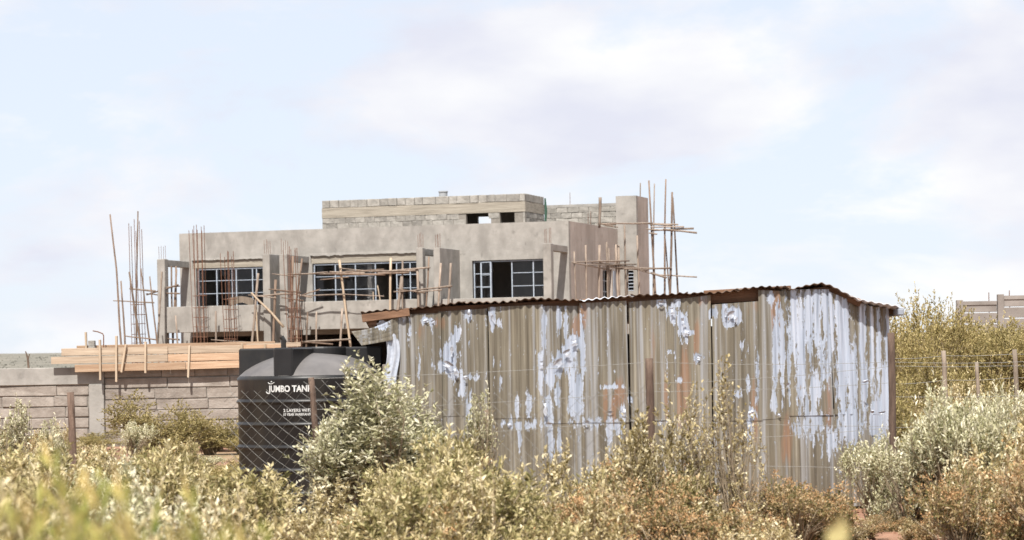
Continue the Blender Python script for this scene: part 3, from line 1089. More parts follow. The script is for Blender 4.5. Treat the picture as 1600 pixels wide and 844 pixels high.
sc2 = thing('pole_scaffold', 'pole scaffold standing against the blank side wall, left of the tower', 'scaffold', (P(930, 560, 87.6).x, 87.6, 0))
for a, b_, r in (((897, 393), (900, 464), .03), ((915, 383), (916, 466), .032), ((936.6, 383), (936, 466), .045), ((947.6, 378), (950, 465), .036), ((951, 388), (951, 444), .03), ((962, 382), (965.7, 464), .045), ((966, 383), (967.5, 464), .038), ((975.7, 352), (978, 464), .034), ((995.6, 368), (999, 462), .034), ((981, 420), (980, 464), .03)):
    Y = ysd(a[0])
    p0, p1 = P(*a, Y), P(*b_, Y)
    d = (p1 - p0) / (p0.z - p1.z)
    p1 = p1 + d * p1.z
    obj('pole', MB().tube(wob(p0, p1, 0.006, 7), r, 6), POLE if r < .04 else POLE, sc2, smooth=True)
for a, b_, y1 in (((893.6, 410), (983, 407.6), 0), ((895, 410.5), (947, 420.5), 0), ((917, 414), (994, 413), 0), ((942, 417), (1019, 419), 0), ((967, 420.5), (1049, 419), 0), ((935, 408), (964, 420), 0), ((925, 411), (990, 416), 0), ((999, 422), (1039, 434), 0), ((950, 414), (1000, 420), 0), ((960, 418), (1012, 423), 0)):
    pole(sc2, a, b_, ysd(a[0]) - 0.05, 0.026, POLE, Y1=ysd(b_[0]) - 0.05 if b_[0] < 1000 else 92.2)
pole(sc2, (942, 350), (1019, 349), 88.6, 0.03, POLE, Y1=92.0)

# scaffold at the tower
YT = 92.4
sc3 = thing('pole_scaffold', 'tall pole scaffold against the sky right of the plastered tower', 'scaffold', (P(1040, 560, YT).x, YT, 0))
for a, b_, r, dy in (((1000.6, 286), (1000, 330), .03, 3.0), ((1013.7, 282), (1024, 462), .04, 0), ((1022.5, 287), (1021.5, 461), .03, 1.3), ((1040.6, 280), (1038, 459), .036, 0), ((1050, 300), (1048, 459), .046, 0), ((1051, 308), (1059, 458), .036, 1.2), ((1039, 370), (1046, 450), .03, 0.5)):
    Y = YT + dy
    p0, p1 = P(*a, Y), P(*b_, Y)
    d = (p1 - p0) / (p0.z - p1.z)
    p1 = p1 + d * p1.z
    obj('pole', MB().tube(wob(p0, p1, 0.008, 8), [r * (0.7 + 0.55 * i / 8) for i in range(9)], 6), D_ if r > .037 or a[0] > 1035 else POLE, sc3, smooth=True)
for a, b_ in (((1015, 351), (1049, 352)), ((1017, 355), (1069, 354.6)), ((1017, 360), (1084, 357)), ((1036, 358), (1089, 364)), ((1014, 364), (1027, 366)), ((1015, 349), (1060, 351)), ((1019, 429), (1089, 433)), ((1012, 420), (1050, 419)), ((1016, 426), (1042, 434)), ((1010, 358), (1062, 361))):
    pole(sc3, a, b_, YT - 0.08 + random.uniform(-.05, .05), 0.03, POLE)
# roof pole
rp = thing('pole_post', 'short thick pole standing on the roof beside the side wall top', 'pole', P(936.6, 349.6, 89.5))
pole(rp, (936.6, 356), (938, 308.5), 89.5, 0.05, POLE)
for a, b_ in (((933, 350), (958, 353)), ((938, 349), (962, 351)), ((945, 353), (966, 355)), ((941, 351), (961, 349))):
    pole(rp, a, b_, 89.5, 0.022, POLE, name='cross_stick')

# scaffold sticks in front of the balcony
def ybal(u):
    x = hpix(u, 480, TB)[0]
    return YC - x * hs_ + TB * hc - 0.35


sc4 = thing('stick_scaffold', 'light scaffold of crooked sticks in front of the middle balcony columns', 'scaffold', (P(480, 560, ybal(480)).x, ybal(480), 0))
for a, b_, r, m, gnd in (((403.4, 427), (394, 535), .042, POLE, 1), ((430.6, 437), (427, 532), .044, D_, 1), ((399, 470), (403, 536), .03, BOARD_PALE, 1), ((530, 406), (538, 471), .04, BOARD_PALE, 1), ((535, 482), (532, 540), .038, POLE, 1), ((494.6, 487), (494.6, 539), .03, POLE, 1), ((480.5, 487), (479.5, 539), .03, D_, 1), ((472, 404), (459, 509), .03, D_, 1), ((337, 486), (338, 538), .033, POLE, 1), ((274, 493), (278, 538), .028, POLE, 1), ((458, 400), (456, 536), .036, D_, 1)):
    Y = ybal(a[0])
    p0, p1 = P(*a, Y), P(*b_, Y)
    d = (p1 - p0) / (p0.z - p1.z)
    p1 = p1 + d * p1.z
    obj('pole', MB().tube(wob(p0, p1, 0.012, 6), r, 6), m, sc4, smooth=True)
for a, b_, r, m in (((449, 428), (524, 428), .034, POLE), ((395, 463), (459, 458.5), .03, POLE), ((455, 458.5), (487, 464.6), .032, POLE), ((463, 462.6), (541, 460), .024, POLE), ((393, 457.5), (443, 511), .05, BOARD_PALE), ((400, 539), (548, 530), .034, POLE), ((470, 536), (548, 530), .03, POLE), ((440, 465), (475, 470), .024, D_), ((388, 461), (432, 466), .022, POLE), ((420, 452), (470, 457), .022, D_), ((455, 430), (512, 425), .02, POLE), ((470, 462), (500, 452), .02, D_), ((330, 531), (400, 536), .024, POLE), ((452, 533), (520, 538), .024, D_), ((425, 428), (462, 432), .022, POLE)):
    pole(sc4, a, b_, ybal(a[0]) - 0.06, r, m, Y1=ybal(b_[0]) - 0.06)
sc5 = thing('stick_scaffold', 'sticks lashed in front of the long window and the paired columns', 'scaffold', (P(620, 560, ybal(620)).x, ybal(620), 0))
for a, b_, r, m, gnd in (((611, 403), (610, 468), .04, BOARD_PALE, 1), ((629, 407), (629, 470), .03, POLE, 1), ((628, 432), (622, 484), .052, POLE, 1), ((652, 420), (653, 480), .042, POLE, 1), ((689, 411), (685, 478), .034, POLE, 1), ((704.5, 411), (699.5, 478), .038, POLE, 1), ((670, 401), (666, 467), .028, D_, 1)):
    Y = ybal(a[0])
    p0, p1 = P(*a, Y), P(*b_, Y)
    d = (p1 - p0) / (p0.z - p1.z)
    p1 = p1 + d * p1.z
    obj('pole', MB().tube(wob(p0, p1, 0.008, 6), r, 6), m, sc5, smooth=True)
for a, b_, r, m in (((509, 427), (600, 421), .03, D_), ((517, 428), (602, 429), .04, D_), ((540, 424), (648, 423), .03, POLE), ((590, 427), (649, 422), .036, POLE), ((515, 425), (570, 427), .04, POLE), ((615, 456), (651, 454), .03, POLE), ((648, 453.6), (706, 447), .032, POLE), ((652, 456), (690, 453), .024, POLE), ((600, 424), (672, 418), .026, POLE), ((560, 430), (640, 426), .022, D_), ((530, 419), (600, 426), .022, POLE), ((540, 460), (600, 463), .02, POLE), ((620, 452), (664, 458), .022, D_), ((500, 437), (545, 433), .018, D_)):
    pole(sc5, a, b_, ybal(a[0]) - 0.06, r, m, Y1=ybal(b_[0]) - 0.06)
# loose boards standing on the balcony
for (a, b_, w, lb) in (((590, 446), (595, 475), 0.15, 'taller pale board stood up on the balcony in the long window'), ((583, 456), (584, 476), 0.13, 'shorter pale board stood beside the taller one on the balcony')):
    Y = ybal(590) + 1.2
    o = obj('loose_board', MB().beam(P(*b_, Y), P(*a, Y), w, 0.03, (0, 1, 0)), BOARD_PALE)
    tag(o, lb, 'board', 'boards on the balcony')
tag(obj('loose_board', MB().beam(P(464, 516, ybal(464) - .3), P(466, 572, ybal(464) - .3), 0.26, 0.03, (0, 1, 0)), BOARD_PALE), 'wide pale upright board below the balcony, right of the thin rebar cage', 'board')
tag(obj('loose_board', MB().beam(P(253, 425, ybal(250) - .1), P(245.5, 548, ybal(250) - .7), 0.11, 0.05, (0, 1, 0)), POLE), 'brown timber leaning against the leftmost balcony column', 'board')
# bent sheet lying on the parapet
Yb = ybal(378)
rows = []
for j in range(2):
    row = []
    for i in range(13):
        t = i / 12
        pt = P(358 + 38 * t, 468 - 5.0 * math.sin(math.pi * (0.15 + 0.75 * t)), Yb + 0.5)
        row.append((pt.x, pt.y, pt.z - j * (0.24 + 0.03 * math.sin(t * 9))))
    rows.append(row)
mb = MB().grid(rows)
nb = len(mb.v)
mb.v += [(x, y + 0.05, z) for x, y, z in mb.v]
mb.f += [tuple(nb + i for i in q)[::-1] for q in mb.f]
for i in range(12):
    mb.f.append((i, nb + i, nb + i + 1, i + 1))
    mb.f.append((13 + i, 14 + i, nb + 14 + i, nb + 13 + i))
tag(obj('bent_board', mb, POLE_GREY), 'brown curved board lying on the balcony wall under the left window', 'board')

# ------------------------------------------------------------------ rebar cages
def cage(u0, u1, vt, vs, Y, n, label, st=0.36, tops=0.25):
    base = P((u0 + u1) / 2, 560, Y)
    o = thing('rebar_cage', label, 'rebar cage', (base.x, Y, 0), 'rebar cages before the balcony')
    x0, x1 = P(u0, 480, Y).x, P(u1, 480, Y).x
    zt = P((u0 + u1) / 2, vt, Y).z
    for i in range(n):
        tx, ty = (i % ((n + 1) // 2)) / ((n + 1) // 2 - 1), i // ((n + 1) // 2)
        x = x0 + (x1 - x0) * (tx * 0.84 + 0.12 * ty)
        y = Y + 0.32 * ty
        lean = random.uniform(-0.05, 0.05) - 0.06
        zz = zt - random.uniform(0, tops)
        obj('bar', MB().tube([(x, y, 0), (x, y, 2.4), (x + lean * 0.4, y, 3.2), (x + lean, y, zz)], 0.0105, 4), REBAR, o)
    z = 0.2
    zs = P((u0 + u1) / 2, vs, Y).z
    while z < zs:
        tilt = random.uniform(-0.02, 0.02)
        obj('stirrup', MB().tube([(x0 - .01, Y - .01, z), (x1 + .01, Y - .01, z + tilt), (x1 + .01, Y + .34, z + tilt), (x0 - .01, Y + .34, z), (x0 - .01, Y - .012, z)], 0.008, 4), REBAR, o)
        z += st * random.uniform(0.85, 1.1)
    return o


cage(205, 225, 340, 462, 88.3, 6, 'rebar cage standing free left of the house amid leaning poles', 0.34, 0.6)
cage(302, 322, 350, 455, 88.0, 8, 'tall rebar cage rising past the left edge of the left window', 0.36)
cage(350, 369, 388, 462, 87.5, 6, 'shorter rebar cage before the middle of the left window', 0.36, 0.35)
cage(449, 470, 382, 478, 86.3, 8, 'rebar cage before the column right of the dark gap', 0.34, 0.3)

# ------------------------------------------------------------------ boundary wall with formwork
YW = 48.0
wall = thing('boundary_wall', 'cut stone boundary wall with plastered column and ring beam, left', 'wall', (P(200, 560, YW).x, YW, 0))


def wx(u, v=620):
    return P(u, v, YW).x


def wz(u, v):
    return P(u, v, YW).z


zb_top, zb_bot = wz(60, 575), wz(60, 602)
cx0, cx1 = wx(139.5), wx(163)
obj('ring_beam', MB().box(wx(-60), cx1, YW - 0.03, YW + 0.2, zb_bot, zb_top), PLASTER, wall, bevel=0.01, rough=0.006)
obj('column', MB().box(cx0, cx1, YW - 0.055, YW + 0.2, -0.1, zb_bot - 0.003), PLASTER, wall, bevel=0.01, rough=0.005)
obj('wall_core', MB().box(wx(-60), cx0 - 0.003, YW + 0.016, YW + 0.18, -0.1, zb_bot - 0.003), MORTAR, wall)
zr = wz(260, 589)
obj('wall_core', MB().box(cx1 + 0.003, wx(660), YW + 0.02, YW + 0.18, -0.1, zr + 0.16), MORTAR, wall)
wl_loc = worldloc(wall)


def wall_course(x0, x1, ztop, H, start):
    a = x0 - start
    while a < x1 - 0.06:
        L = random.choice((0.75, 0.95, 1.15, 0.6))
        s0, b_ = max(a, x0), min(a + L, x1)
        a += L
        if b_ - s0 < 0.08:
            continue
        o = link('stone', stone_mesh(b_ - s0 - 0.004, H - 0.016, 0.12, random.randint(0, 2), STONE_WALL, 'w'), wall)
        o.location = Vector(((s0 + b_) / 2, YW + 0.06 - random.uniform(0, 0.012), ztop - H / 2)) - wl_loc


for j in range(8):
    wall_course(wx(-60), cx0 - 0.006, zb_bot - 0.004 - j * 0.2, 0.2, 0.21 * (j % 2))
    wall_course(cx1 + 0.006, wx(600), zr - j * 0.2, 0.2, 0.23 * (j % 2))
wall_course(cx1 + 0.006, wx(600), zr + 0.165, 0.165, 0.1)
# formwork boards
YF = YW - 0.17
form = thing('formwork', 'orange-brown timber formwork of long boards on top of the stone wall', 'formwork', (P(250, 560, YF).x, YF, wz(250, 580)))


def fboard(a, b_, w, m=BOARD, y=YF, t=0.03, name='board', up=(0, 0, 1)):
    return obj(name, MB().beam(P(*a, y), P(*b_, y), w, t, up), m, form, bevel=0.003)


w_ = 13.0 / F * YF
fboard((96, 550.5), (262, 547.3), w_ * 0.88, BOARD_H)
fboard((263, 547.2), (378, 545.0), w_ * 0.84, BOARD_H)
fboard((379, 544.9), (440, 543), w_ * 0.8)
fboard((80, 563.5), (262, 559.5), w_ * 0.86, BOARD_H, YF + 0.004)
fboard((262.6, 559.5), (402, 556), w_ * 0.88, BOARD, YF + 0.003)
fboard((117, 576), (290, 571.6), w_ * 0.90, BOARD, YF - 0.003)
fboard((290.6, 571.6), (401, 568), w_ * 0.88, BOARD, YF - 0.002)
# far side boards
fboard((120, 546), (430, 539), w_ * 0.9, BOARD, YF + 0.42)
fboard((385, 540.5), (470, 538), w_ * 0.5, BOARD_H, YF + 0.3)
for a, b_, w, dy in (((134, 519), (135, 546), 6, 0.4), ((156, 531), (157, 594), 8, 0), ((182, 525), (182, 597), 8.5, 0), ((197, 538), (190, 582), 9.5, 0.0), ((227.5, 534), (227.5, 583), 8.5, 0), ((296, 540), (294, 590), 5, 0), ((378, 537), (378, 552), 7, 0), ((414, 537), (414, 549), 5, 0)):
    obj('stake', MB().beam(P(*b_, YF - 0.036 + dy), P(*a, YF - 0.036 + dy), w / F * YF, 0.035, (0, 1, 0)), BOARD_PALE, form, bevel=0.003)
# things on the wall
bb = obj('bent_rebar', MB().tube([P(162, 548, YW + .1), P(162, 525, YW + .1), P(160.5, 521.5, YW + .1), P(153, 518.5, YW + .1), P(145, 517, YW + .1)], 0.011, 5), REBAR)
tag(bb, 'thin hooked steel bar sticking up from the formwork', 'steel bar')
blk = obj('concrete_block', MB().box(P(137, 0, YW).x, P(147, 0, YW).x, YW + 0.05, YW + 0.2, wz(141, 546), wz(141, 532)), STONE, bevel=0.01)
blk.location.x = P(142, 540, YW).x - (P(137, 0, YW).x + P(147, 0, YW).x) / 2
tag(blk, 'small grey block resting on the formwork behind the boards', 'block')
tw = thing('dry_twig', 'dark forked dry twig sticking up from the wall top, far left', 'twig', P(44, 575, YW + .05))
obj('stem', MB().tube([P(45, 577, YW + .05), P(43.5, 560, YW + .05), P(40, 549, YW + .05)], [0.022, 0.02, 0.01], 5), POLE_DARK, tw)
obj('branch', MB().tube([P(43.5, 562, YW + .05), P(46.5, 553, YW + .05)], [0.016, 0.008], 5), POLE_DARK, tw)

# far boundary wall at the right edge
YR = 70.0
FARWALL = mat('grey_precast_concrete', [(0.3, (0.17, 0.15, 0.135)), (0.7, (0.25, 0.225, 0.205))], 2.0, 0.95, 0.3, 15, rnd=0.08)
fw = thing('precast_wall', 'distant stepped wall of concrete panels behind the bushes, right edge', 'wall', (P(1550, 560, YR).x, YR, 0))


def fwall(u0, u1, vt0, up, panels):
    x0, x1 = P(u0, vt0, YR).x, P(u1, vt0, YR).x
    zt = P(u0, vt0, YR).z
    obj('post', MB().box(x0, x0 + up, YR - 0.08, YR + 0.08, 0, zt), FARWALL, fw, bevel=0.01)
    zz = zt - 0.04
    for k in range(panels):
        obj('panel', MB().box(x0 + up + 0.003, x1, YR - 0.03, YR + 0.03, zz - 0.29, zz - 0.015), FARWALL, fw, bevel=0.008)
        zz -= 0.3
    obj('rail', MB().box(x0 + up + 0.003, x1, YR - 0.055, YR + 0.055, zz - 0.1 + 0.3 * panels, zz + 0.0 + 0.3 * panels), FARWALL, fw)


fwall(1494, 1557, 469, 0.17, 8)
fwall(1558, 1640, 460, 0.17, 8)
for u, v in ((1545, 457), (1577, 454)):
    p = P(u, v, YR)
    obj('starter_bar', MB().tube([(p.x, YR, 2.0), p], 0.012, 4), REBAR, fw)
# ------------------------------------------------------------------ corrugated shed
YS = 25.0
shed = thing('corrugated_shed', 'shed of tan corrugated iron sheets peeling to bare silvery metal', 'shed', (P(980, 560, YS).x, YS + 1, 0))
PIT = 0.0763
PEEL = [(732, 489, 6, 11, 1), (769, 496, 6, 13, 1), (778, 505, 4, 6, .8), (714, 524, 4, 13, 1), (705, 562, 7, 28, 1), (697, 572, 12, 9, 1), (706, 541, 5, 9, 1), (712, 582, 6, 9, 1), (851, 515, 3.5, 36, 1), (874, 498, 5, 15, 1), (883, 512, 3, 20, 1), (897, 537, 9, 11, 1.1),
        (888, 549, 9, 11, 1.1), (876, 563, 11, 11, 1.1), (866, 578, 11, 10, 1.1), (860, 592, 8, 9, 1.1), (884, 570, 6, 12, 1), (844, 583, 4, 28, 1), (894, 608, 5, 53, 1), (910, 547, 4, 43, 1), (858, 643, 5, 24, 1), (905, 619, 5, 42, 1), (870, 615, 4, 20, .9), (807, 636, 3, 16, 1), (827, 633, 4, 17, 1),
        (817, 663, 43, 7, .62), (921, 661, 22, 7, .62), (860, 690, 5, 20, 1), (812, 680, 3, 22, .9), (873, 690, 3, 16, .9), (953, 672, 5, 18, 1), (965, 665, 4, 12, 1), (974, 647, 5, 12, 1), (985, 624, 4, 7, 1), (956, 604, 19, 4, .62), (1070, 514, 7, 16, 1), (1064, 500, 4, 12, 1), (1050, 489, 6, 14, 1), (1033, 473, 8, 5, 1), (1059, 473, 5, 5, 1), (1078, 520, 6, 4, .9), (1091, 558, 5, 7, 1), (1048, 550, 5, 4, .8), (1062, 595, 5, 5, .7), (722, 604, 6, 18, .9),
        (732, 640, 4, 20, .9), (727, 590, 22, 5, .6), (596, 505, 11, 8, 1.1), (630, 497, 5, 5, 1), (664, 500, 7, 5, 1), (675, 503, 5, 4, 1), (703, 559, 11, 20, 1),
        (1115, 489, 6, 7, 1), (1133, 489, 5, 14, 1.1), (1145, 494, 10, 13, 1.1), (1140, 506, 9, 6, 1), (1204, 466, 5, 8, 1), (1213, 545, 4, 55, 1.1), (1209, 629, 4, 18, 1), (1222, 547, 4, 54, 1), (1233, 560, 3, 70, .85), (1240, 500, 9, 55, 1.0), (1251, 560, 7, 85, 1.0), (1262, 500, 9, 48, .95), (1276, 490, 8, 50, .9), (1290, 480, 8, 35, 1.0), (1297, 520, 5, 60, .9), (1273, 610, 9, 30, .95), (1285, 560, 4, 60, .8), (1262, 640, 4, 30, .8),
        (1310, 490, 7, 32, 1.1), (1318, 545, 10, 95, 1.05), (1332, 590, 8, 60, .9), (1348, 520, 6, 60, 1.0), (1352, 600, 6, 50, .9), (1362, 540, 3, 60, .9), (1372, 560, 4, 75, .9), (1383, 620, 6, 50, 1.1), (1388, 540, 4, 60, 1.0), (1273, 658, 14, 26, .78), (1330, 662, 16, 34, .92), (1370, 655, 14, 30, .9), (1250, 668, 10, 16, .7), (1300, 690, 12, 25, .66), (1174, 647, 5, 12, 1), (1172, 672, 4, 20, 1), (1154, 615, 5, 7, .9), (1112, 690, 4, 10, .8), (1088, 690, 6, 8, .8), (1170, 600, 3, 10, .6), (760, 470, 200, 4, .3),
        (1020, 660, 40, 6, .45), (640, 520, 3, 16, .7), (655, 570, 3, 20, .6), (780, 600, 3, 16, .55), (950, 530, 2, 20, .5), (1010, 505, 2, 15, .5), (1160, 540, 3, 25, .5), (1185, 590, 3, 40, .55)]
RUST = [(910, 490, 6, 18, 1), (899, 520, 6, 22, 1), (1213, 483, 7, 28, 1.1), (1088, 530, 5, 30, .9), (889, 553, 7, 11, 1), (1072, 600, 6, 70, .75), (970, 620, 12, 25, .7), (946, 630, 4, 34, .8), (958, 640, 4, 24, .8), (1040, 600, 5, 60, .6), (1062, 640, 5, 50, .8), (955, 655, 7, 6, 1), (1138, 500, 7, 9, .9), (1110, 470, 20, 8, .6), (690, 505, 20, 12, .55), (660, 520, 10, 20, .45), (1180, 480, 14, 16, .5), (1250, 590, 4, 40, .6), (1295, 640, 6, 60, .6), (1325, 465, 6, 6, .9), (1180, 650, 8, 60, .6), (1230, 690, 10, 40, .7), (800, 500, 30, 10, .3), (1020, 560, 6, 60, .5), (1345, 480, 5, 20, .7), (1388, 470, 5, 25, .6)]


def unpix(p):
    """photo pixel of a point"""
    k, q = p[0] / p[1] * F, (p[2] - EYE) / p[1] * F
    return 800 + k * CR - q * SR, HV - (k * SR + q * CR)


PA, RA = np.array(PEEL, float), np.array(RUST, float)


def field(A, U, V):
    f = np.zeros(U.shape)
    for u, v, ru, rv, s in A:
        d2 = ((U - u) / ru) ** 2 + ((V - v) / rv) ** 2
        f = np.maximum(f, 1.12 * s * np.exp(-0.62 * d2))
    return f


def sheet(x0, x1, z0a, z0b, z1a, z1b, y0, y1, phase, name='sheet', bend=0.0, rows=56, lean=0.0, parent=shed, warp=0.006):
    """corrugated sheet from (x0, y0) to (x1, y1); bottom z0a..z0b, top z1a..z1b"""
    nc = max(4, int(abs(x1 - x0) / PIT * 8)) + 1
    s = np.linspace(0, 1, nc)
    r = np.linspace(0, 1, rows + 1)
    Sg, Rg = np.meshgrid(s, r)
    X = x0 + (x1 - x0) * Sg
    zb, zt = z0a + (z0b - z0a) * Sg, z1a + (z1b - z1a) * Sg
    Z = zb + (zt - zb) * Rg
    wv = np.sin(2 * np.pi * (X - x0) / PIT + phase)
    Y = y0 + (y1 - y0) * Sg - 0.0075 * wv
    for i in range(rows + 1):
        for j in range(0, nc, 1):
            q = Vector((X[i, j] * 2.1, Z[i, j] * 2.3, phase))
            Y[i, j] += warp * mnoise.noise(q) - bend * (1 - Rg[i, j]) ** 2
    X = X + lean * (Z - zb)
    mb = MB()
    V = np.stack([X, Y, Z], -1)
    mb.grid(V.tolist())
    o = obj(name, mb, SHEET, parent, smooth=True)
    k = X / Y * F
    q = (Z - EYE) / Y * F
    U_, V_ = 800 + k * CR - q * SR, HV - (k * SR + q * CR)
    for nm, A in (('peel', PA), ('rust', RA)):
        at = o.data.attributes.new(nm, 'FLOAT', 'POINT')
        at.data.foreach_set('value', (field(A, U_, V_) + (0.02 + 0.14 * wv if nm == 'peel' else 0)).ravel().astype(np.float32))
    return o


def sx(u, v=560):
    return P(u, v, YS).x


def sz(u, v):
    return P(u, v, YS).z


# front wall sheets: (left u, right u, top v left, top v right, lean)
tops = [(618, 690, 492, 489), (686, 763, 487, 482), (764.5, 850, 480, 476), (846, 912, 478, 478), (908, 981.5, 474, 470), (984.5, 1060, 472, 466), (1056, 1111, 468, 461), (1113.5, 1195, 476, 470), (1190, 1232, 453, 455), (1226, 1301, 452, 452)]
for i, (ua, ub, va, vb) in enumerate(tops):
    ph = random.uniform(0, 6.28)
    dy = 0.022 * (i % 2) + random.uniform(-.004, .004)
    ln = random.uniform(-0.010, 0.012) if i < 8 else 0.03
    zs_ = sz((ua + ub) / 2, 655 - 0.012 * (ua - 800) + random.uniform(-7, 7))
    sheet(sx(ua), sx(ub), zs_, zs_ + random.uniform(-.01, .01), sz(ua, va), sz(ub, vb), YS + dy, YS + dy + random.uniform(-.006, .006), ph, lean=-abs(ln) * 0 + ln * -0.6)
    sheet(sx(ua), sx(ub) + (0.075 if i == 9 else 0), -0.02, -0.02, zs_ + 0.06, zs_ + 0.06, YS + dy + 0.006, YS + dy + 0.006, ph, rows=44, bend=-0.0)
# the end sheets turn back a little
yb = [YS + 0.01, YS + 0.08, YS + 0.13, YS + 0.21]
ends = [(1303, 1340, 455, 470), (1326, 1364, 468, 476), (1360, 1397, 477, 481)]
for i, (ua, ub, va, vb) in enumerate(ends):
    dy = 0.016 * (i % 2)
    zs_ = sz(ua, 648)
    sheet(sx(ua), sx(ub), zs_, zs_, sz(ua, va), sz(ub, vb), yb[i] + dy, yb[i + 1] + dy, i * 1.7, lean=-0.035 if i == 0 else -0.012)
    sheet(sx(ua) + (0.03 if i == 0 else 0), sx(ub) + 0.03, -0.02, -0.02, zs_ + 0.05, zs_ + 0.05, yb[i] + dy + 0.006, yb[i + 1] + dy + 0.006, i * 1.7, rows=44)
# side and back walls
def side_sheet(x, ya, yb_, zt0, zt1, ph):
    nc = max(4, int(abs(yb_ - ya) / PIT * 8)) + 1
    rows_ = []
    for j in range(7):
        row = []
        for i in range(nc):
            t = i / (nc - 1)
            y = ya + (yb_ - ya) * t
            row.append((x + 0.0095 * math.sin(2 * math.pi * (y - ya) / PIT + ph), y, -0.02 + (zt0 + (zt1 - zt0) * t + 0.02) * j / 6))
        rows_.append(row)
    o = obj('sheet', MB().grid(rows_), SHEET, shed, smooth=True)
    for nm in ('peel', 'rust'):
        at = o.data.attributes.new(nm, 'FLOAT', 'POINT')
        at.data.foreach_set('value', np.full(len(o.data.vertices), 0.15, np.float32))


zl, zrr = sz(618, 492), sz(1397, 482)
for k in range(3):
    side_sheet(sx(620) + 0.03, YS + 0.06 + k * 0.8, YS + 0.86 + k * 0.8, zl - 0.05 * k, zl - 0.05 * (k + 1), k)
    side_sheet(sx(1396), YS + 0.26 + k * 0.75, YS + 1.0 + k * 0.75, zrr - 0.05 * k, zrr - 0.05 * (k + 1), k + 3)
nb_ = 6
for k in range(nb_):
    xa = sx(620) + (sx(1396) - sx(620)) * k / nb_
    xb = sx(620) + (sx(1396) - sx(620)) * (k + 1) / nb_
    mbk = MB()
    nc = int((xb - xa) / PIT * 6)
    rows_ = [[(xa + (xb - xa) * i / nc, YS + 2.48 - 0.009 * math.sin(2 * math.pi * i / 6), z) for i in range(nc + 1)] for z in (-0.02, 1.60 + 0.2 * (k + 0.5) / nb_)]
    o = obj('sheet', mbk.grid(rows_), SHEET, shed, smooth=True)
    for nm in ('peel', 'rust'):
        at = o.data.attributes.new(nm, 'FLOAT', 'POINT')
        at.data.foreach_set('value', np.full(len(o.data.vertices), 0.1, np.float32))

# roof sheets: corrugations run front to back, the front eave shows as a wavy edge
def roof_z(u):
    pts = [(560, 489.5), (640, 482.5), (720, 474), (800, 471.5), (905, 469.5), (1000, 463.5), (1110, 457.5), (1190, 450), (1232, 453), (1262, 446), (1283, 443), (1300, 447), (1322, 460), (1340, 470), (1400, 480), (1412, 484)]
    for (a, va), (b_, vb) in zip(pts, pts[1:]):
        if u <= b_:
            t = (u - a) / (b_ - a)
            return va + (vb - va) * t
    return pts[-1][1]


edges = [563, 640, 722, 806, 905, 985, 1070, 1150, 1228]
for i in range(len(edges) - 1):
    ua, ub = edges[i], edges[i + 1] + 5
    nc = int((sx(ub) - sx(ua)) / PIT * 8)
    mb = MB()
    rows_ = []
    lift = 0.008 * (i % 2)
    for jj, yy in enumerate((YS - 0.055, YS - 0.02, YS + 0.5, YS + 1.3, YS + 2.6)):
        row = []
        for c in range(nc + 1):
            u = ua + (ub - ua) * c / nc
            x = sx(u, 470)
            z = sz(u, roof_z(u)) + lift + 0.008 * math.sin(2 * math.pi * (x - sx(ua)) / PIT) + 0.02 * mnoise.noise(Vector((x * 2.2, 1, jj * .3)))
            if jj == 0:
                z += 0.03 * mnoise.noise(Vector((x * 1.7, 7, 0))) + 0.008 * mnoise.noise(Vector((x * 21, 3, 0)))
            z -= 0.09 * (yy - YS)
            row.append((x, yy + (0.03 * mnoise.noise(Vector((x * 3.0, 2, 2))) if jj == 0 else 0), z))
        rows_.append(row)
    mb.grid(rows_)
    nb0 = len(mb.v)
    nf = list(mb.f)
    mb.v += [(x, y, z - 0.003) for x, y, z in mb.v]
    mb.f += [tuple(nb0 + q for q in f_)[::-1] for f_ in nf]
    ncc = nc + 1
    for c in range(nc):
        mb.f.append((c, nb0 + c, nb0 + c + 1, c + 1))
    obj('roof_sheet', mb, ROOFM if i not in (4,) else ROOFW, shed, smooth=False)
# the last two roof sheets: one buckled up, one bent down over the end
for nm, ua, ub, m, y0, ph in (('roof_sheet', 1232, 1334, ROOFM, YS - 0.05, 0.0), ('roof_sheet', 1322, 1411, ROOFW, YS - 0.03, 1.0)):
    mb = MB()
    rows_ = []
    nc = int((sx(ub) - sx(ua)) / PIT * 8)
    for jj, yy in enumerate((y0, y0 + 0.1, y0 + 0.5, y0 + 1.3, y0 + 2.5)):
        row = []
        for c in range(nc + 1):
            u = ua + (ub - ua) * c / nc
            x = sx(u, 470)
            z = sz(u, roof_z(u) - (2 if m is ROOFW else 0)) + 0.006 * math.sin(2 * math.pi * (x - sx(ua)) / PIT) - 0.09 * (yy - YS) + 0.008 * mnoise.noise(Vector((x * 5, jj, ph)))
            row.append((x, yy, z))
        rows_.append(row)
    mb.grid(rows_)
    nb0 = len(mb.v)
    nf = list(mb.f)
    mb.v += [(x, y, z - 0.005) for x, y, z in mb.v]
    mb.f += [tuple(nb0 + q for q in f_)[::-1] for f_ in nf]
    for c in range(nc):
        mb.f.append((c, nb0 + c, nb0 + c + 1, c + 1))
    obj(nm, mb, m, shed)
# down-turned flashing at the right eave
p0, p1 = P(1400, 481, YS - 0.05), P(1411, 489, YS - 0.05)
obj('eave_flap', MB().box(P(1402, 480, YS).x, P(1411, 480, YS).x, YS - 0.06, YS + 1.2, P(1411, 493, YS).z, P(1411, 482, YS).z), SHEETGREY, shed, bevel=0.01)
# timbers under the roof
def tim(a, b_, w=0.09, y=YS + 0.09, t=0.05, m=TIMBER, name='roof_timber'):
    return obj(name, MB().beam(P(*a, y), P(*b_, y), w, t), m, shed, bevel=0.004, rough=0.004)


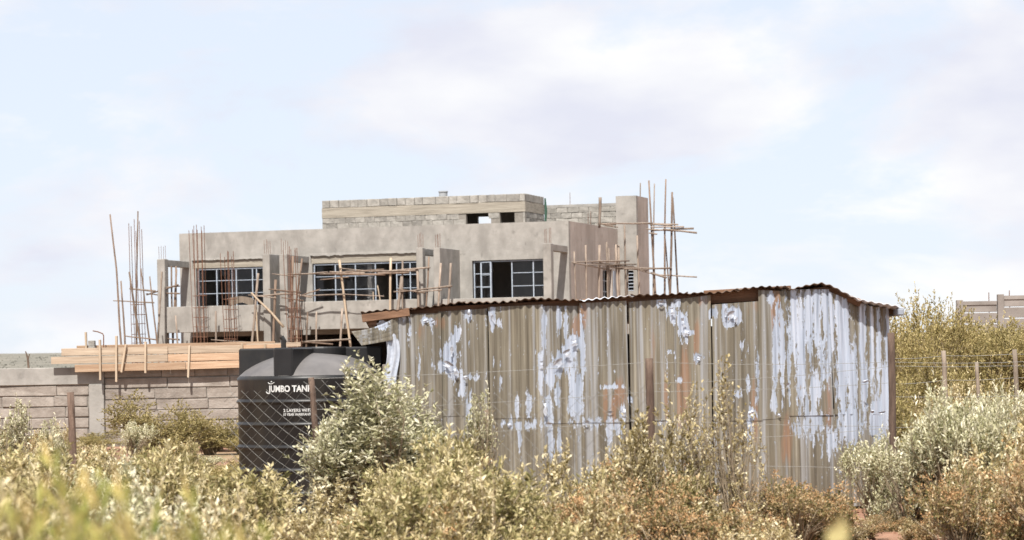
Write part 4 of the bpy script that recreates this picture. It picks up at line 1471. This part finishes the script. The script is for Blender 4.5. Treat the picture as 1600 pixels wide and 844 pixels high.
tim((566, 498), (640, 487.5), 0.075, YS - 0.03, 0.05)
tim((640, 488), (905, 474.5), 0.08)
tim((905, 474.5), (1100, 464.5), 0.08)
tim((1100, 465), (1236, 457), 0.13)
tim((1236, 461), (1292, 452), 0.06)
tim((1290, 453), (1345, 474), 0.07)
tim((1340, 479), (1398, 487), 0.05, YS + 0.3)
obj('rafter', MB().box(sx(560) + 0.1, sx(560) + 0.18, YS - 0.02, YS + 2.4, sz(566, 508), sz(566, 500)), TIMBER, shed)
# vertical timbers behind the sheets, seen through gaps
for u in (640, 893, 1195):
    p = P(u, 520, YS + 0.1)
    obj('stud', MB().box(p.x - 0.04, p.x + 0.04, YS + 0.075, YS + 0.15, -0.05, sz(u, roof_z(u) + 12)), TIMBER, shed)

# the loose sheet flapping at the left end, and the silvery strip below it
mb = MB()
rows_ = []
for j in range(9):
    t = j / 8
    row = []
    for i in range(41):
        s_ = i / 40
        pa = P(622, 494 + 36 * t, YS - 0.02)
        pb = P(549 + 16 * t, 521 + 19 * t - 3 * (1 - t), YS - 0.20 - 0.06 * math.sin(s_ * 2))
        q = pa.lerp(pb, s_)
        q.z -= 0.03 * math.sin(math.pi * s_) * (1 - t)
        q.y += -0.012 * math.sin(t * 22)
        row.append(q)
    rows_.append(row)
mb.grid(rows_)
o = obj('loose_sheet', mb, SHEET, shed, smooth=True)
A = np.array([unpix(v.co + shed.location) for v in o.data.vertices])
for nm, arr in (('peel', PA), ('rust', RA)):
    at = o.data.attributes.new(nm, 'FLOAT', 'POINT')
    at.data.foreach_set('value', field(arr, A[:, 0], A[:, 1]).astype(np.float32))
rows_ = []
for j in range(13):
    t = j / 12
    row = []
    for i in range(9):
        s_ = i / 8
        u = 602 + 20 * s_ + 3 * math.sin(t * 5)
        q = P(u, 527 + 75 * t + (6 * math.sin(s_ * 7) if j == 0 else 0), YS - 0.04 - 0.02 * math.sin(s_ * 12 + t * 2))
        row.append(q)
    rows_.append(row)
obj('torn_foil', MB().grid(rows_), FOIL, shed, smooth=True)

# curled flakes of coating hanging off the wall
def flake(u, v, w, h, rot, curl, seed):
    rnd = random.Random(seed)
    mb = MB()
    c = P(u, v, YS - 0.016)
    rows_ = []
    W_, H_ = w / F * YS, h / F * YS
    ca, sa = math.cos(rot), math.sin(rot)
    for j in range(7):
        row = []
        for i in range(6):
            a = (i / 5 - 0.5) * W_ * (0.7 + 0.3 * math.sin(j * 1.3 + seed)) + rnd.uniform(-.12, .12) * W_
            b_ = (j / 6 - 0.5) * H_ + rnd.uniform(-.1, .1) * H_ * 0.6
            out = curl * (0.5 + 0.5 * math.sin(j * 0.9 + seed)) * (j / 6) ** 1.5 + rnd.uniform(0, .004)
            row.append((c.x + a * ca - b_ * sa, c.y - out, c.z + a * sa + b_ * ca))
        rows_.append(row)
    mb.grid(rows_)
    obj('peeling_flake', mb, FOIL, shed, smooth=False)


FL = [(897, 536, 14, 12, 0.2), (886, 552, 16, 12, 0.5), (873, 567, 22, 14, 0.6), (862, 588, 18, 12, 0.5), (852, 640, 8, 26, 0), (846, 570, 6, 14, 0), (700, 570, 20, 12, -0.5), (706, 548, 7, 22, -0.1), (712, 582, 8, 14, 0.3), (1072, 520, 12, 11, -.2), (1068, 504, 6, 18, .25), (1142, 492, 16, 14, .5), (1134, 487, 7, 20, 0), (1150, 498, 10, 8, .9), (1050, 487, 9, 14, 0.1), (1033, 473, 12, 7, 0), (770, 498, 7, 22, .35), (733, 490, 7, 14, 0), (665, 501, 12, 7, .1), (676, 503, 7, 6, .3), (631, 497, 8, 6, 0), (596, 506, 20, 13, .2), (975, 645, 9, 14, -.2), (985, 624, 8, 10, -.3), (954, 644, 12, 4, 0.1), (953, 668, 8, 26, 0), (1174, 646, 12, 10, .4), (1182, 651, 10, 6, -.3), (1092, 559, 10, 8, -.5), (1155, 616, 8, 7, .3), (858, 662, 10, 7, 0), (830, 660, 9, 7, .4), (796, 664, 10, 6, .2), (813, 659, 8, 7, -.4), (917, 660, 9, 8, 0), (930, 655, 7, 9, .3), (727, 590, 10, 6, .2), (741, 594, 8, 5, -.3), (1231, 602, 6, 9, 0), (1268, 598, 7, 9, .1), (1352, 596, 14, 5, .2), (1340, 628, 16, 5, 0), (1378, 646, 14, 7, .1), (1320, 628, 10, 6, .2), (1363, 644, 8, 8, 0), (1230, 650, 9, 5, .2), (1217, 648, 8, 5, -.2), (1256, 642, 10, 5, .1)]
for i, (u, v, w, h, r_) in enumerate(FL):
    if i % 2 == 0 or v < 580:
        flake(u, v, w * 0.8, h * 0.8, r_, 0.022, i * 1.37)

# ------------------------------------------------------------------ water tank
YK = 25.35
tk = P(487, 640, YK)
tank = thing('water_tank', 'black plastic water tank with white lettering behind the wire mesh', 'water tank', (tk.x, YK, 0))
TRD = 117 / F * YK
zsh = P(487, 591, YK).z                     # shoulder
rz = [P(430, v, YK - TRD).z for v in (628, 664, 700, 736, 772)]
prof = [(0.0, 0.0), (TRD * 0.97, 0.0)]
levels = sorted(rz)
z = 0.02
for lv in levels:
    prof += [(TRD * 0.975, z), (TRD * 0.975, lv - 0.030), (TRD * 0.988, lv - 0.016), (TRD, lv - 0.006), (TRD * 0.997, lv + 0.004), (TRD * 0.972, lv + 0.022)]
    z = lv + 0.026
prof += [(TRD * 0.975, z), (TRD * 0.975, zsh - 0.03), (TRD * 0.985, zsh - 0.01), (TRD * 0.985, zsh + 0.01), (TRD * 0.96, zsh + 0.028)]
body = obj('body', MB().lathe(prof, 96, (tk.x, YK)), TANKM, tank, smooth=True)
zd = P(520, 549, YK).z
dome = []
for i in range(13):
    a = i / 12
    rr = TRD * 0.958 * (1 - a)
    zz = zsh + 0.030 + (zd - zsh - 0.03) * (1 - (1 - a) ** 2.1) ** 0.85
    dome.append((max(rr, 0.001), zz))
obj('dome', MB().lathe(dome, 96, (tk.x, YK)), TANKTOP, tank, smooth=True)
zrb = P(457, 543, YK - TRD * 0.8).z
for ang, wd in ((-108, 0.20), (182, 0.05), (2, 0.05), (72, 0.20)):
    a = R(ang)
    d = Vector((math.cos(a), math.sin(a), 0))
    n_ = Vector((-d.y, d.x, 0)) * (wd / 2)
    mb = MB()
    c0, c1 = Vector((tk.x, YK, 0)) + d * 0.12, Vector((tk.x, YK, 0)) + d * TRD * 0.955
    zt = zrb
    zlo = zsh + 0.02
    b_ = [c0 - n_, c1 - n_, c1 + n_, c0 + n_]
    mb.v += [(p.x, p.y, zlo) for p in b_] + [(p.x, p.y, zt) for p in b_]
    mb.f += [(0, 3, 2, 1), (4, 5, 6, 7), (0, 1, 5, 4), (1, 2, 6, 5), (2, 3, 7, 6), (3, 0, 4, 7)]
    obj('lifting_rib', mb, TANKM, tank, bevel=0.015)
obj('lid', MB().lathe([(0.0, zrb + 0.005), (0.24, zrb + 0.005), (0.25, zrb - 0.01), (0.25, zd - 0.03), (0.2, zd - 0.05)], 40, (tk.x + 0.1, YK + 0.05)), TANKM, tank, smooth=False)
# overflow pipe stub
pp = P(443, 541, YK - 0.2)
obj('inlet_pipe', MB().tube([(pp.x, pp.y, pp.z - 0.12), (pp.x, pp.y, pp.z + 0.06), (pp.x - 0.02, pp.y, pp.z + 0.09)], 0.025, 8), TANKM, tank)


def lettering(txt, u0, u1, vbase, vtop, name, bold=0.02):
    cu = bpy.data.curves.new(name, 'FONT')
    cu.body = txt
    cu.size = 1.0
    cu.offset = bold
    cu.resolution_u = 3
    tmp = bpy.data.objects.new('tmp', cu)
    COL.objects.link(tmp)
    dg = bpy.context.evaluated_depsgraph_get()
    me = bpy.data.meshes.new_from_object(tmp.evaluated_get(dg))
    bpy.data.objects.remove(tmp)
    bm = bmesh.new()
    bm.from_mesh(me)
    bmesh.ops.triangulate(bm, faces=bm.faces)
    xs = [v.co.x for v in bm.verts]
    ys = [v.co.y for v in bm.verts]
    x0, x1, y0, y1 = min(xs), max(xs), min(ys), max(ys)

    rad = TRD * 0.975 + 0.003
    # angle on the body for each end
    th0 = math.asin(max(-1, min(1, (P(u0, vbase, YK - rad * .9).x - tk.x) / rad)))
    th1 = math.asin(max(-1, min(1, (P(u1, vbase, YK - rad * .9).x - tk.x) / rad)))
    zb, zt = P((u0 + u1) / 2, vbase, YK - rad * .9).z, P((u0 + u1) / 2, vtop, YK - rad * .9).z
    for v in bm.verts:
        th = th0 + (th1 - th0) * (v.co.x - x0) / (x1 - x0)
        zz = zb + (zt - zb) * (v.co.y - y0) / (y1 - y0)
        v.co = Vector((rad * math.sin(th), -rad * math.cos(th), zz))
    bm.to_mesh(me)
    bm.free()
    me.materials.clear()
    me.materials.append(PRINT)
    o = link(name, me, tank)
    return o


lettering('JUMBO TANK', 419, 490, 615.5, 602, 'lettering', 0.035)
lettering('2 LAYERS WITH', 443.5, 490, 643.5, 638.5, 'lettering', 0.02)
lettering('10 YEAR WARRANTY', 443.5, 490, 649.5, 645.2, 'lettering', 0.02)
# little leaping figure over the first letter: head, arms and a trailing stroke
mb = MB()
rad = TRD * 0.975 + 0.004


def onbody(u, v):
    th = math.asin(max(-1, min(1, (P(u, v, YK - rad * .9).x - tk.x) / rad)))
    return Vector((tk.x + rad * math.sin(th), YK - rad * math.cos(th), P(u, v, YK - rad * .9).z))


for pts, r_ in (([(423.6, 596.2), (424.4, 597.2)], 0.008), ([(418.5, 598.2), (421.5, 600.2), (425, 600.0), (428.5, 597.6)], 0.004), ([(415.5, 612.5), (417.5, 615), (420, 615.2)], 0.005)):
    mb.tube([onbody(*p) for p in pts], r_, 6)
obj('emblem', mb, PRINT, tank)

# ------------------------------------------------------------------ wire fence in front of tank and shed
YFN = 22.8
fence = thing('wire_fence', 'near wire fence with wooden posts and sagging diamond mesh', 'fence', (P(800, 560, YFN).x, YFN, 0))


def fpost(parent, top, bot, Y, r=0.037, m=POST):
    p0, p1 = P(*top, Y), P(*bot, Y)
    d = (p1 - p0) / (p0.z - p1.z)
    p1 = p1 + d * (p1.z + 0.1)
    pts = [p0.lerp(p1, i / 9) + Vector((mnoise.noise(Vector((i * .6, top[0], 0))), mnoise.noise(Vector((i * .6, top[0], 5))), 0)) * 0.010 for i in range(10)]
    return obj('post', MB().tube(pts, [r * (0.86 + 0.12 * mnoise.noise(Vector((i * .9, top[0], 3))) + 0.014 * i) for i in range(10)], 9), m, parent, smooth=True)


fpost(fence, (110, 613), (114, 705), YFN, 0.036)
fpost(fence, (486, 590), (503, 800), YFN, 0.031)
fpost(fence, (1014, 560), (1017, 700), YFN, 0.040)
fpost(fence, (1392, 520), (1398, 815), YFN, 0.036)
fpost(fence, (760, 640), (764, 800), YFN + 0.05, 0.022, POLE_DARK)


def sagwire(parent, pts, r=0.0016, sag=0.03, n=14, name='wire', Y=YFN, m=WIRE):
    out = []
    for (a, b_) in zip(pts, pts[1:]):
        pa, pb = P(*a, Y), P(*b_, Y)
        for i in range(n + 1):
            t = i / n
            q = pa.lerp(pb, t)
            q.z -= sag * 4 * t * (1 - t) * (0.6 + 0.8 * abs(mnoise.noise(Vector((a[0], a[1], 0.3)))))
            q.y += 0.01 * mnoise.noise(Vector((t * 4, a[0], a[1])))
            q.z += 0.006 * mnoise.noise(Vector((t * 7, a[0], a[1] + 3)))
            if not (out and i == 0):
                out.append(q)
    return obj(name, MB().tube(out, r, 4, False), m, parent)


for pts in ([(487, 592), (1014, 566), (1393, 566), (1700, 560)], [(490, 640), (1015, 612), (1394, 598)], [(495, 690), (1016, 655), (1395, 666)], [(1016, 600), (1394, 572), (1720, 566)], [(1016, 690), (1395, 668), (1720, 655)], [(1018, 720), (1396, 730), (1720, 720)], [(1395, 620), (1720, 612)]):
    sagwire(fence, pts, 0.0019, 0.025)


def mesh_panel(u0, u1, vt0, vt1, cell, sag, zbot, ax):
    """diamond wire netting between two posts"""
    a, b_ = P(u0, vt0, YFN - 0.03), P(u1, vt1, YFN - 0.03)
    Wd = b_.x - a.x
    H = max(a.z, b_.z) - zbot
    mb = MB()

    def wp(s, h):
        s_ = min(max(s / Wd, 0), 1)
        zt = a.z + (b_.z - a.z) * s_ - sag * 4 * s_ * (1 - s_)
        d = (h / H)
        nx = 0.035 * mnoise.noise(Vector((s * 1.6, h * 1.8, ax)))
        nz_ = 0.04 * mnoise.noise(Vector((s * 1.4, h * 1.5, ax + 9)))
        return Vector((a.x + s + nx * (0.3 + d), a.y + 0.05 * mnoise.noise(Vector((s * 1.2, h, ax + 4))), zt - h + nz_ * (0.25 + d)))
    for sgn in (1, -1):
        c = -H
        while c < Wd + H:
            pts = []
            k = 0
            while True:
                h = k * cell * 0.5
                if h > H:
                    break
                s = c + sgn * h if sgn == 1 else c + H - h
                if -0.001 <= s <= Wd + 0.001:
                    pts.append(wp(s, h) + Vector((0, 0.002 * sgn, 0)))
                elif pts:
                    break
                k += 1
            if len(pts) > 1:
                mb.tube(pts, 0.0016, 3, False)
            c += cell
    o = obj('wire_mesh', mb, WIRE, fence)
    return kind(o, 'stuff')


mesh_panel(350, 487, 608, 592, 0.108, 0.05, 0.05, 1)
mesh_panel(490, 1014, 592, 600, 0.125, 0.10, 0.12, 4)

# second fence behind, right
YF2 = 35.0
fence2 = thing('wire_fence', 'farther wire fence with weathered posts before the olive bushes, right', 'fence', (P(1520, 560, YF2).x, YF2, 0))
for t_, b_ in (((1474, 548), (1477, 610)), ((1526, 566), (1528, 610)), ((1585, 546), (1588, 600))):
    fpost(fence2, t_, b_, YF2, 0.036 if t_[0] != 1526 else 0.028, POLE_GREY)
for pts in ([(1380, 560), (1474, 556), (1585, 553), (1720, 550)], [(1380, 600), (1476, 594), (1586, 590), (1720, 588)]):
    sagwire(fence2, pts, 0.0028, 0.02, Y=YF2)
# ------------------------------------------------------------------ plants
proto('silver_a', L_SILVER, seed=11, h=1.5, r=0.62, shoots=1600, per=17, ll=0.0487, lw=0.0168, up=0.62, lobes=9, low=0.05, spires=8)
proto('silver_b', L_SILVER, seed=12, h=1.1, r=0.55, shoots=405, per=16, ll=0.0605, lw=0.0185, up=0.66, lobes=8, low=0.0, spires=14)
proto('green_a', L_GREEN, seed=21, h=1.0, r=0.75, shoots=445, per=16, ll=0.0714, lw=0.0202, up=0.5, lobes=8, low=0.0)
proto('green_b', L_GREEN, seed=22, h=0.9, r=0.6, shoots=351, per=16, ll=0.0672, lw=0.0185, up=0.55, lobes=7, low=0.0, heads=20)
proto('straw_a', L_STRAW, seed=31, h=1.1, r=0.5, shoots=351, per=17, ll=0.0521, lw=0.0202, up=0.75, lobes=8, low=0.0, spires=20, shoot_len=(0.2, 0.42))
proto('straw_b', L_STRAW, seed=32, h=0.95, r=0.55, shoots=324, per=16, ll=0.0546, lw=0.0202, up=0.72, lobes=8, low=0.0, spires=14, heads=26)
proto('rust_a', L_RUST, seed=41, h=0.75, r=0.6, shoots=378, per=15, ll=0.0462, lw=0.0168, up=0.5, lobes=8, low=0.0, heads=60)
proto('rust_b', L_RUST, seed=42, h=0.65, r=0.5, shoots=324, per=15, ll=0.0462, lw=0.0168, up=0.5, lobes=7, low=0.0, heads=70)
proto('olive_a', L_OLIVE, seed=51, h=2.3, r=1.3, shoots=1215, per=14, ll=0.0630, lw=0.0235, up=0.35, lobes=16, low=0.0, shoot_len=(0.10, 0.2))
proto('olive_b', L_OLIVE, seed=52, h=1.6, r=1.0, shoots=837, per=14, ll=0.0588, lw=0.0218, up=0.35, lobes=12, low=0.0, shoot_len=(0.10, 0.22))
proto('fresh_a', L_BRIGHT, seed=61, h=1.15, r=0.45, shoots=175, per=15, ll=0.0714, lw=0.0151, up=0.7, lobes=6, low=0.0, shoot_len=(0.2, 0.4))
proto('upright_a', L_SILVER, seed=71, h=1.4, r=0.26, shoots=162, per=18, ll=0.0504, lw=0.0168, up=0.85, lobes=6, low=0.0, spires=10, shoot_len=(0.15, 0.3))
proto('stalk_a', L_STRAW, seed=81, h=1.5, r=0.30, shoots=94, per=15, ll=0.0462, lw=0.0202, up=0.8, lobes=5, low=0.0, spires=12, shoot_len=(0.2, 0.35))

# named shrubs
G1 = 'shrubs among the foreground scrub'
shrub('shrub', 'silver_a', 600, 21.2, 'tall silvery-leaved shrub between the black tank and the shed', sc=1.62, scz=0.98, rz=0.7)
shrub('shrub', 'silver_b', 515, 21.0, 'low silvery shrub at the foot of the post before the tank', sc=0.7, scz=0.95, group=G1)
shrub('shrub', 'upright_a', 745, 21.6, 'thin upright leafy shoot before the left sheets of the shed', sc=0.75, scz=0.93, group=G1)
shrub('shrub', 'straw_a', 1010, 20.0, 'dry straw-coloured shrub before the fence post at mid shed', sc=0.95, scz=1.08, group=G1)
shrub('shrub', 'stalk_a', 1145, 19.6, 'tall sparse dry stalk before the middle of the shed', sc=0.9, scz=0.92, group=G1)
shrub('shrub', 'stalk_a', 1090, 19.9, 'shorter dry stalk just left of the tall sparse one', sc=0.7, scz=0.8, group=G1)
shrub('shrub', 'straw_b', 905, 19.2, 'pale dry shrub below the largest peeled patch of the shed', sc=0.8, scz=0.95, group=G1)
shrub('shrub', 'green_a', 700, 17.0, 'broad yellow-green shrub at bottom centre, left of the dry ones', sc=0.85, scz=0.88, group=G1)
shrub('shrub', 'rust_a', 1000, 18.6, 'rust-brown low shrub at the bottom below the mid-shed post', sc=0.9, scz=0.95, group=G1)
shrub('shrub', 'rust_b', 1250, 20.3, 'rusty shrub with orange heads before the right half of the shed', sc=0.95, scz=0.80, group=G1)
shrub('shrub', 'silver_b', 1475, 21.3, 'pale shrub right of the tall end post of the fence', sc=1.0, scz=1.10, group=G1)
shrub('shrub', 'straw_b', 1560, 20.3, 'large pale straw shrub with rusty heads at the right edge', sc=1.25, scz=1.22, group=G1)
shrub('shrub', 'silver_b', 1362, 22.3, 'small grey-leaved shrub at the right corner of the shed', sc=0.62, scz=0.72, group=G1)
shrub('shrub', 'upright_a', 20, 28, 'leafy upright shrub at the left edge before the stone wall', sc=1.0, scz=0.86, group=G1)
shrub('shrub', 'upright_a', 72, 28.5, 'slim shrub just left of the leftmost fence post', sc=0.75, scz=0.70, group=G1)
shrub('shrub', 'upright_a', 92, 27.0, 'slim shrub touching the leftmost fence post', sc=0.55, scz=0.66, group=G1)
shrub('bush', 'olive_b', 255, 42, 'olive bush before the stone wall right of its column', cat='bush', sc=1.0, scz=0.66, group='bushes before the stone wall')
shrub('bush', 'olive_b', 325, 43, 'lower olive bush between the wall column and the tank', cat='bush', sc=0.8, scz=0.55, group='bushes before the stone wall')
shrub('bush', 'olive_a', 1448, 40, 'olive-brown bush just right of the shed behind the farther fence', cat='bush', sc=0.72, scz=1.07, group='bushes behind the farther fence')
shrub('bush', 'olive_a', 1570, 42, 'olive-brown bush below the distant panel wall at the right edge', cat='bush', sc=0.95, scz=0.9, group='bushes behind the farther fence', rz=2.2)
shrub('bush', 'olive_b', 1508, 38.5, 'lower olive bush between the two taller ones at right', cat='bush', sc=0.8, scz=1.12, group='bushes behind the farther fence')

rnd = random.Random(5)


def band(n, u0, u1, y0, y1, keys, sc0, sc1, vt=None):
    """scatter plants of a band; vt(u) gives the row their tops should reach"""
    out = []
    for i in range(n):
        y = rnd.uniform(y0, y1)
        u = u0 + (u1 - u0) * (i + rnd.uniform(0.1, 0.9)) / n
        key = rnd.choice(keys)
        sc = rnd.uniform(sc0, sc1)
        x = P(u, HV, y).x
        if vt:
            zt = P(u, vt(u) + rnd.uniform(-12, 22), y).z
            h0 = PROTO[key]['leaf'][0][:, 2].max()
            scz = max(0.22, 1.16 * zt / h0)
        else:
            scz = sc * rnd.uniform(0.8, 1.1)
        out.append((key, x, y, sc, scz, rnd.uniform(0, 6.28)))
    return out


def interp(pts):
    def f(u):
        for (a, va), (b_, vb) in zip(pts, pts[1:]):
            if u <= b_:
                return va + (vb - va) * (u - a) / (b_ - a)
        return pts[-1][1]
    return f


top_mid = interp([(-100, 690), (60, 700), (180, 690), (330, 690), (380, 790), (430, 830), (480, 830), (560, 770), (650, 700), (760, 690), (830, 715), (920, 700), (1000, 690), (1100, 720), (1200, 745), (1300, 735), (1340, 770), (1420, 690), (1500, 650), (1600, 620), (1800, 620)])
items = []
items += band(16, -60, 380, 26, 38, ['silver_b', 'olive_b', 'green_b', 'straw_b'], 0.5, 0.8, interp([(-100, 680), (100, 695), (250, 690), (400, 705)]))
items += band(12, -40, 400, 17, 21, ['straw_a', 'silver_b', 'green_a', 'straw_b'], 0.8, 1.0, interp([(-100, 700), (150, 705), (300, 705), (360, 740), (450, 820)]))
items += band(9, 380, 780, 17.5, 19.5, ['green_a', 'green_b', 'straw_b'], 0.7, 0.95, top_mid)
items += band(7, 420, 920, 15.5, 17, ['green_a', 'green_a', 'straw_b'], 0.75, 0.95, interp([(380, 860), (500, 835), (560, 770), (700, 730), (800, 745), (920, 770)]))
items += band(8, 860, 1265, 18.5, 20.5, ['rust_a', 'rust_b', 'straw_b', 'green_b'], 0.6, 0.9, interp([(860, 735), (1000, 715), (1150, 755), (1300, 755), (1340, 770)]))
items += band(6, 860, 1250, 17, 18.3, ['rust_a', 'rust_b', 'straw_b'], 0.6, 0.85, interp([(860, 780), (1050, 775), (1200, 800), (1300, 835)]))
items += band(9, 1400, 1720, 20.2, 23.5, ['silver_b', 'straw_a', 'straw_b'], 0.7, 1.0, interp([(1400, 690), (1480, 640), (1600, 620), (1720, 620)]))
items += band(6, 1470, 1700, 18.5, 20, ['straw_b', 'rust_a', 'silver_b'], 0.7, 0.95, interp([(1440, 770), (1540, 720), (1680, 700)]))
items += band(10, 1380, 1720, 24, 33, ['silver_b', 'straw_a', 'olive_b'], 0.7, 0.9, interp([(1380, 640), (1480, 615), (1720, 605)]))
items += band(14, -60, 420, 40, 46.5, ['olive_b', 'silver_b', 'straw_b'], 0.6, 0.9, interp([(-100, 672), (150, 678), (250, 660), (420, 670)]))
items += band(9, 1275, 1450, 20.2, 22.2, ['rust_b', 'straw_b', 'rust_a'], 0.28, 0.5, interp([(1275, 800), (1340, 812), (1400, 820), (1450, 790)]))
mass('undergrowth', 'dense dry silvery, straw and rust-coloured scrub filling the foreground', 'undergrowth', items)
items = band(22, 1370, 1740, 41, 50, ['olive_a', 'olive_b'], 0.8, 1.1, interp([(1380, 520), (1450, 500), (1540, 515), (1740, 515)]))
items += band(10, 1380, 1740, 36, 40, ['olive_b', 'olive_b', 'straw_a'], 0.7, 0.9, interp([(1380, 580), (1500, 590), (1740, 585)]))
mass('thicket', 'mass of olive-brown thicket behind the named bushes at the right', 'thicket', items)
# near, out-of-focus growth at the lower left
items = []
for u, v, y, key, sc in ((-20, 690, 4.6, 'fresh_a', 0.8), (60, 735, 3.9, 'fresh_a', 0.7), (150, 740, 3.5, 'fresh_a', 0.6), (250, 780, 4.2, 'fresh_a', 0.7), (110, 715, 4.4, 'fresh_a', .55), (0, 720, 3.6, 'fresh_a', .6), (85, 725, 4.2, 'fresh_a', .6), (215, 745, 4.6, 'fresh_a', .6), (40, 700, 5.2, 'fresh_a', .7), (170, 735, 5.4, 'fresh_a', .7),  (190, 770, 3.2, 'fresh_a', .55), (320, 830, 4.0, 'fresh_a', .6), (330, 790, 7.0, 'green_b', 0.8), (110, 770, 7.5, 'green_a', 0.8), (210, 745, 8.5, 'green_b', 0.8), (20, 760, 3.3, 'fresh_a', 0.6), (400, 800, 8.0, 'straw_a', 0.5), (418, 738, 9.5, 'straw_a', 0.3), (300, 720, 11, 'straw_a', 0.8), (170, 715, 12, 'silver_b', 0.9), (60, 715, 11, 'green_a', 0.8), (350, 740, 12.5, 'straw_b', 0.8), (470, 835, 11, 'straw_b', 0.7), (-60, 720, 8, 'green_a', 0.8), (250, 715, 14, 'silver_b', 0.8), (120, 710, 14.5, 'straw_a', 0.8), (560, 815, 10, 'green_b', .6), (10, 715, 14, 'green_a', .8)):
    p = P(u, v, y)
    h0 = PROTO[key]['leaf'][0][:, 2].max()
    items.append((key, p.x, y, sc, p.z / h0 * (1.03 if key == 'fresh_a' else 0.98), rnd.uniform(0, 6.28)))
mass('near_undergrowth', 'blurred bright green and yellow growth close by at lower left', 'undergrowth', items)
# single blurred leaf blade close to the lens, lower right of centre
mb = MB()
Yn = 3.2
c = P(1310, 830, Yn)
mb.grid([[P(1290, 850, Yn), P(1325, 850, Yn + .02)], [P(1292, 830, Yn), P(1326, 826, Yn + .02)], [P(1306, 812, Yn), P(1316, 806, Yn + .01)]])
mb.tube([P(1306, 840, Yn), P(1300, 900, Yn), (c.x - .01, Yn, 0)], 0.003, 5)
o = obj('leaf_blade', mb, mat('pale_leaf', [(0.3, (0.40, 0.36, 0.14)), (0.7, (0.52, 0.46, 0.22))], 6, 0.7, 0.0))
tag(o, 'single blurred pale leaf close to the camera at the bottom edge', 'leaf')

# scattered low scrub on the plain between the walls and the hills
rng = np.random.default_rng(9)
V, Fc, T = [], [], []
off = 0
for i in range(420):
    y = rng.uniform(52, 260)
    x = rng.uniform(-0.32, 0.34) * y
    if -16 < x < 9 and 70 < y < 110:
        continue
    n = 130
    sz_ = rng.uniform(0.3, 0.8)
    pos = np.array([x, y, 0.35 * sz_]) + nrm(rng.normal(0, 1, (n, 3))) * rng.uniform(0.2, 1, (n, 1)) * np.array([1.0, 1.0, 0.5]) * sz_
    a, b_ = leaf_quads(rng, pos, nrm(rng.normal(0, 1, (n, 3)) + [0, 0, .6]), rng.normal(0, 1, (n, 3)), rng.uniform(0.1, 0.22, n), np.full(n, 0.04))
    V.append(a)
    Fc.append(b_ + off)
    T.append(np.repeat(np.clip(rng.normal(.45, .2, n), 0, 1), 4))
    off += len(a)
o = link('plain_scrub', leaves_mesh('plain_scrub', np.concatenate(V), np.concatenate(Fc), np.concatenate(T), [L_OLIVE]))
tag(o, 'low olive scrub dotted over the open plain behind the walls', 'scrub')
kind(o, 'stuff')

# clods and stones on the bare red soil
rc = random.Random(4)
cm = MB()
for i in range(260):
    y = rc.uniform(19.5, 24.5)
    p = P(rc.uniform(1200, 1620), HV, y)
    r_ = rc.uniform(0.008, 0.035)
    b0 = len(cm.v)
    for dx, dy, dz in ((1, 0, 0), (-1, 0, 0), (0, 1, 0), (0, -1, 0), (0, 0, 0.8), (0, 0, -0.8)):
        cm.v.append((p.x + r_ * (dx + rc.uniform(-.3, .3)), y + r_ * (dy + rc.uniform(-.3, .3)), -0.045 + r_ * 0.5 + r_ * (dz + rc.uniform(-.2, .2))))
    for q in ((0, 2, 4), (2, 1, 4), (1, 3, 4), (3, 0, 4), (2, 0, 5), (1, 2, 5), (3, 1, 5), (0, 3, 5)):
        cm.f.append(tuple(b0 + k for k in q))
o = obj('soil_clods', cm, GROUND)
tag(o, 'clods and small stones strewn on the bare red soil at lower right', 'stones')
kind(o, 'stuff')

# far scrub on the hills: small clumps nobody could count
rng = np.random.default_rng(3)
V, Fc, T = [], [], []
off = 0
for i in range(700):
    y = rng.uniform(430, 760)
    x = rng.uniform(-0.24, -0.06) * y
    j = (y - 420) / 55
    side = 0.55 + 0.45 * (1 / (1 + math.exp((x + 20) / 60)))
    z0 = 5.3 * math.sin(min(1, j / 6) * math.pi / 2) * side - 0.9
    n = 40
    pos = np.array([x, y, z0]) + nrm(rng.normal(0, 1, (n, 3))) * rng.uniform(0.3, 1, (n, 1)) * np.array([2.2, 2.2, 0.45]) * rng.uniform(0.6, 1.2)
    a, b_ = leaf_quads(rng, pos, nrm(rng.normal(0, 1, (n, 3)) + [0, 0, .4]), rng.normal(0, 1, (n, 3)), np.full(n, 0.6), np.full(n, 0.25))
    V.append(a)
    Fc.append(b_ + off)
    T.append(np.repeat(np.clip(rng.normal(.4, .2, n), 0, 1), 4))
    off += len(a)
FARM = mat_leaf('far_hazed_scrub', [(0.0, (0.10, 0.105, 0.085)), (0.5, (0.14, 0.138, 0.112)), (1.0, (0.18, 0.172, 0.14))], 0.1, 0.9)  # greyed low-contrast leaf tones, air haze put into the colour
o = link('far_scrub', leaves_mesh('far_scrub', np.concatenate(V), np.concatenate(Fc), np.concatenate(T), [FARM]))
tag(o, 'grey-green scrub covering the low far hill at the left', 'scrub')
kind(o, 'stuff')
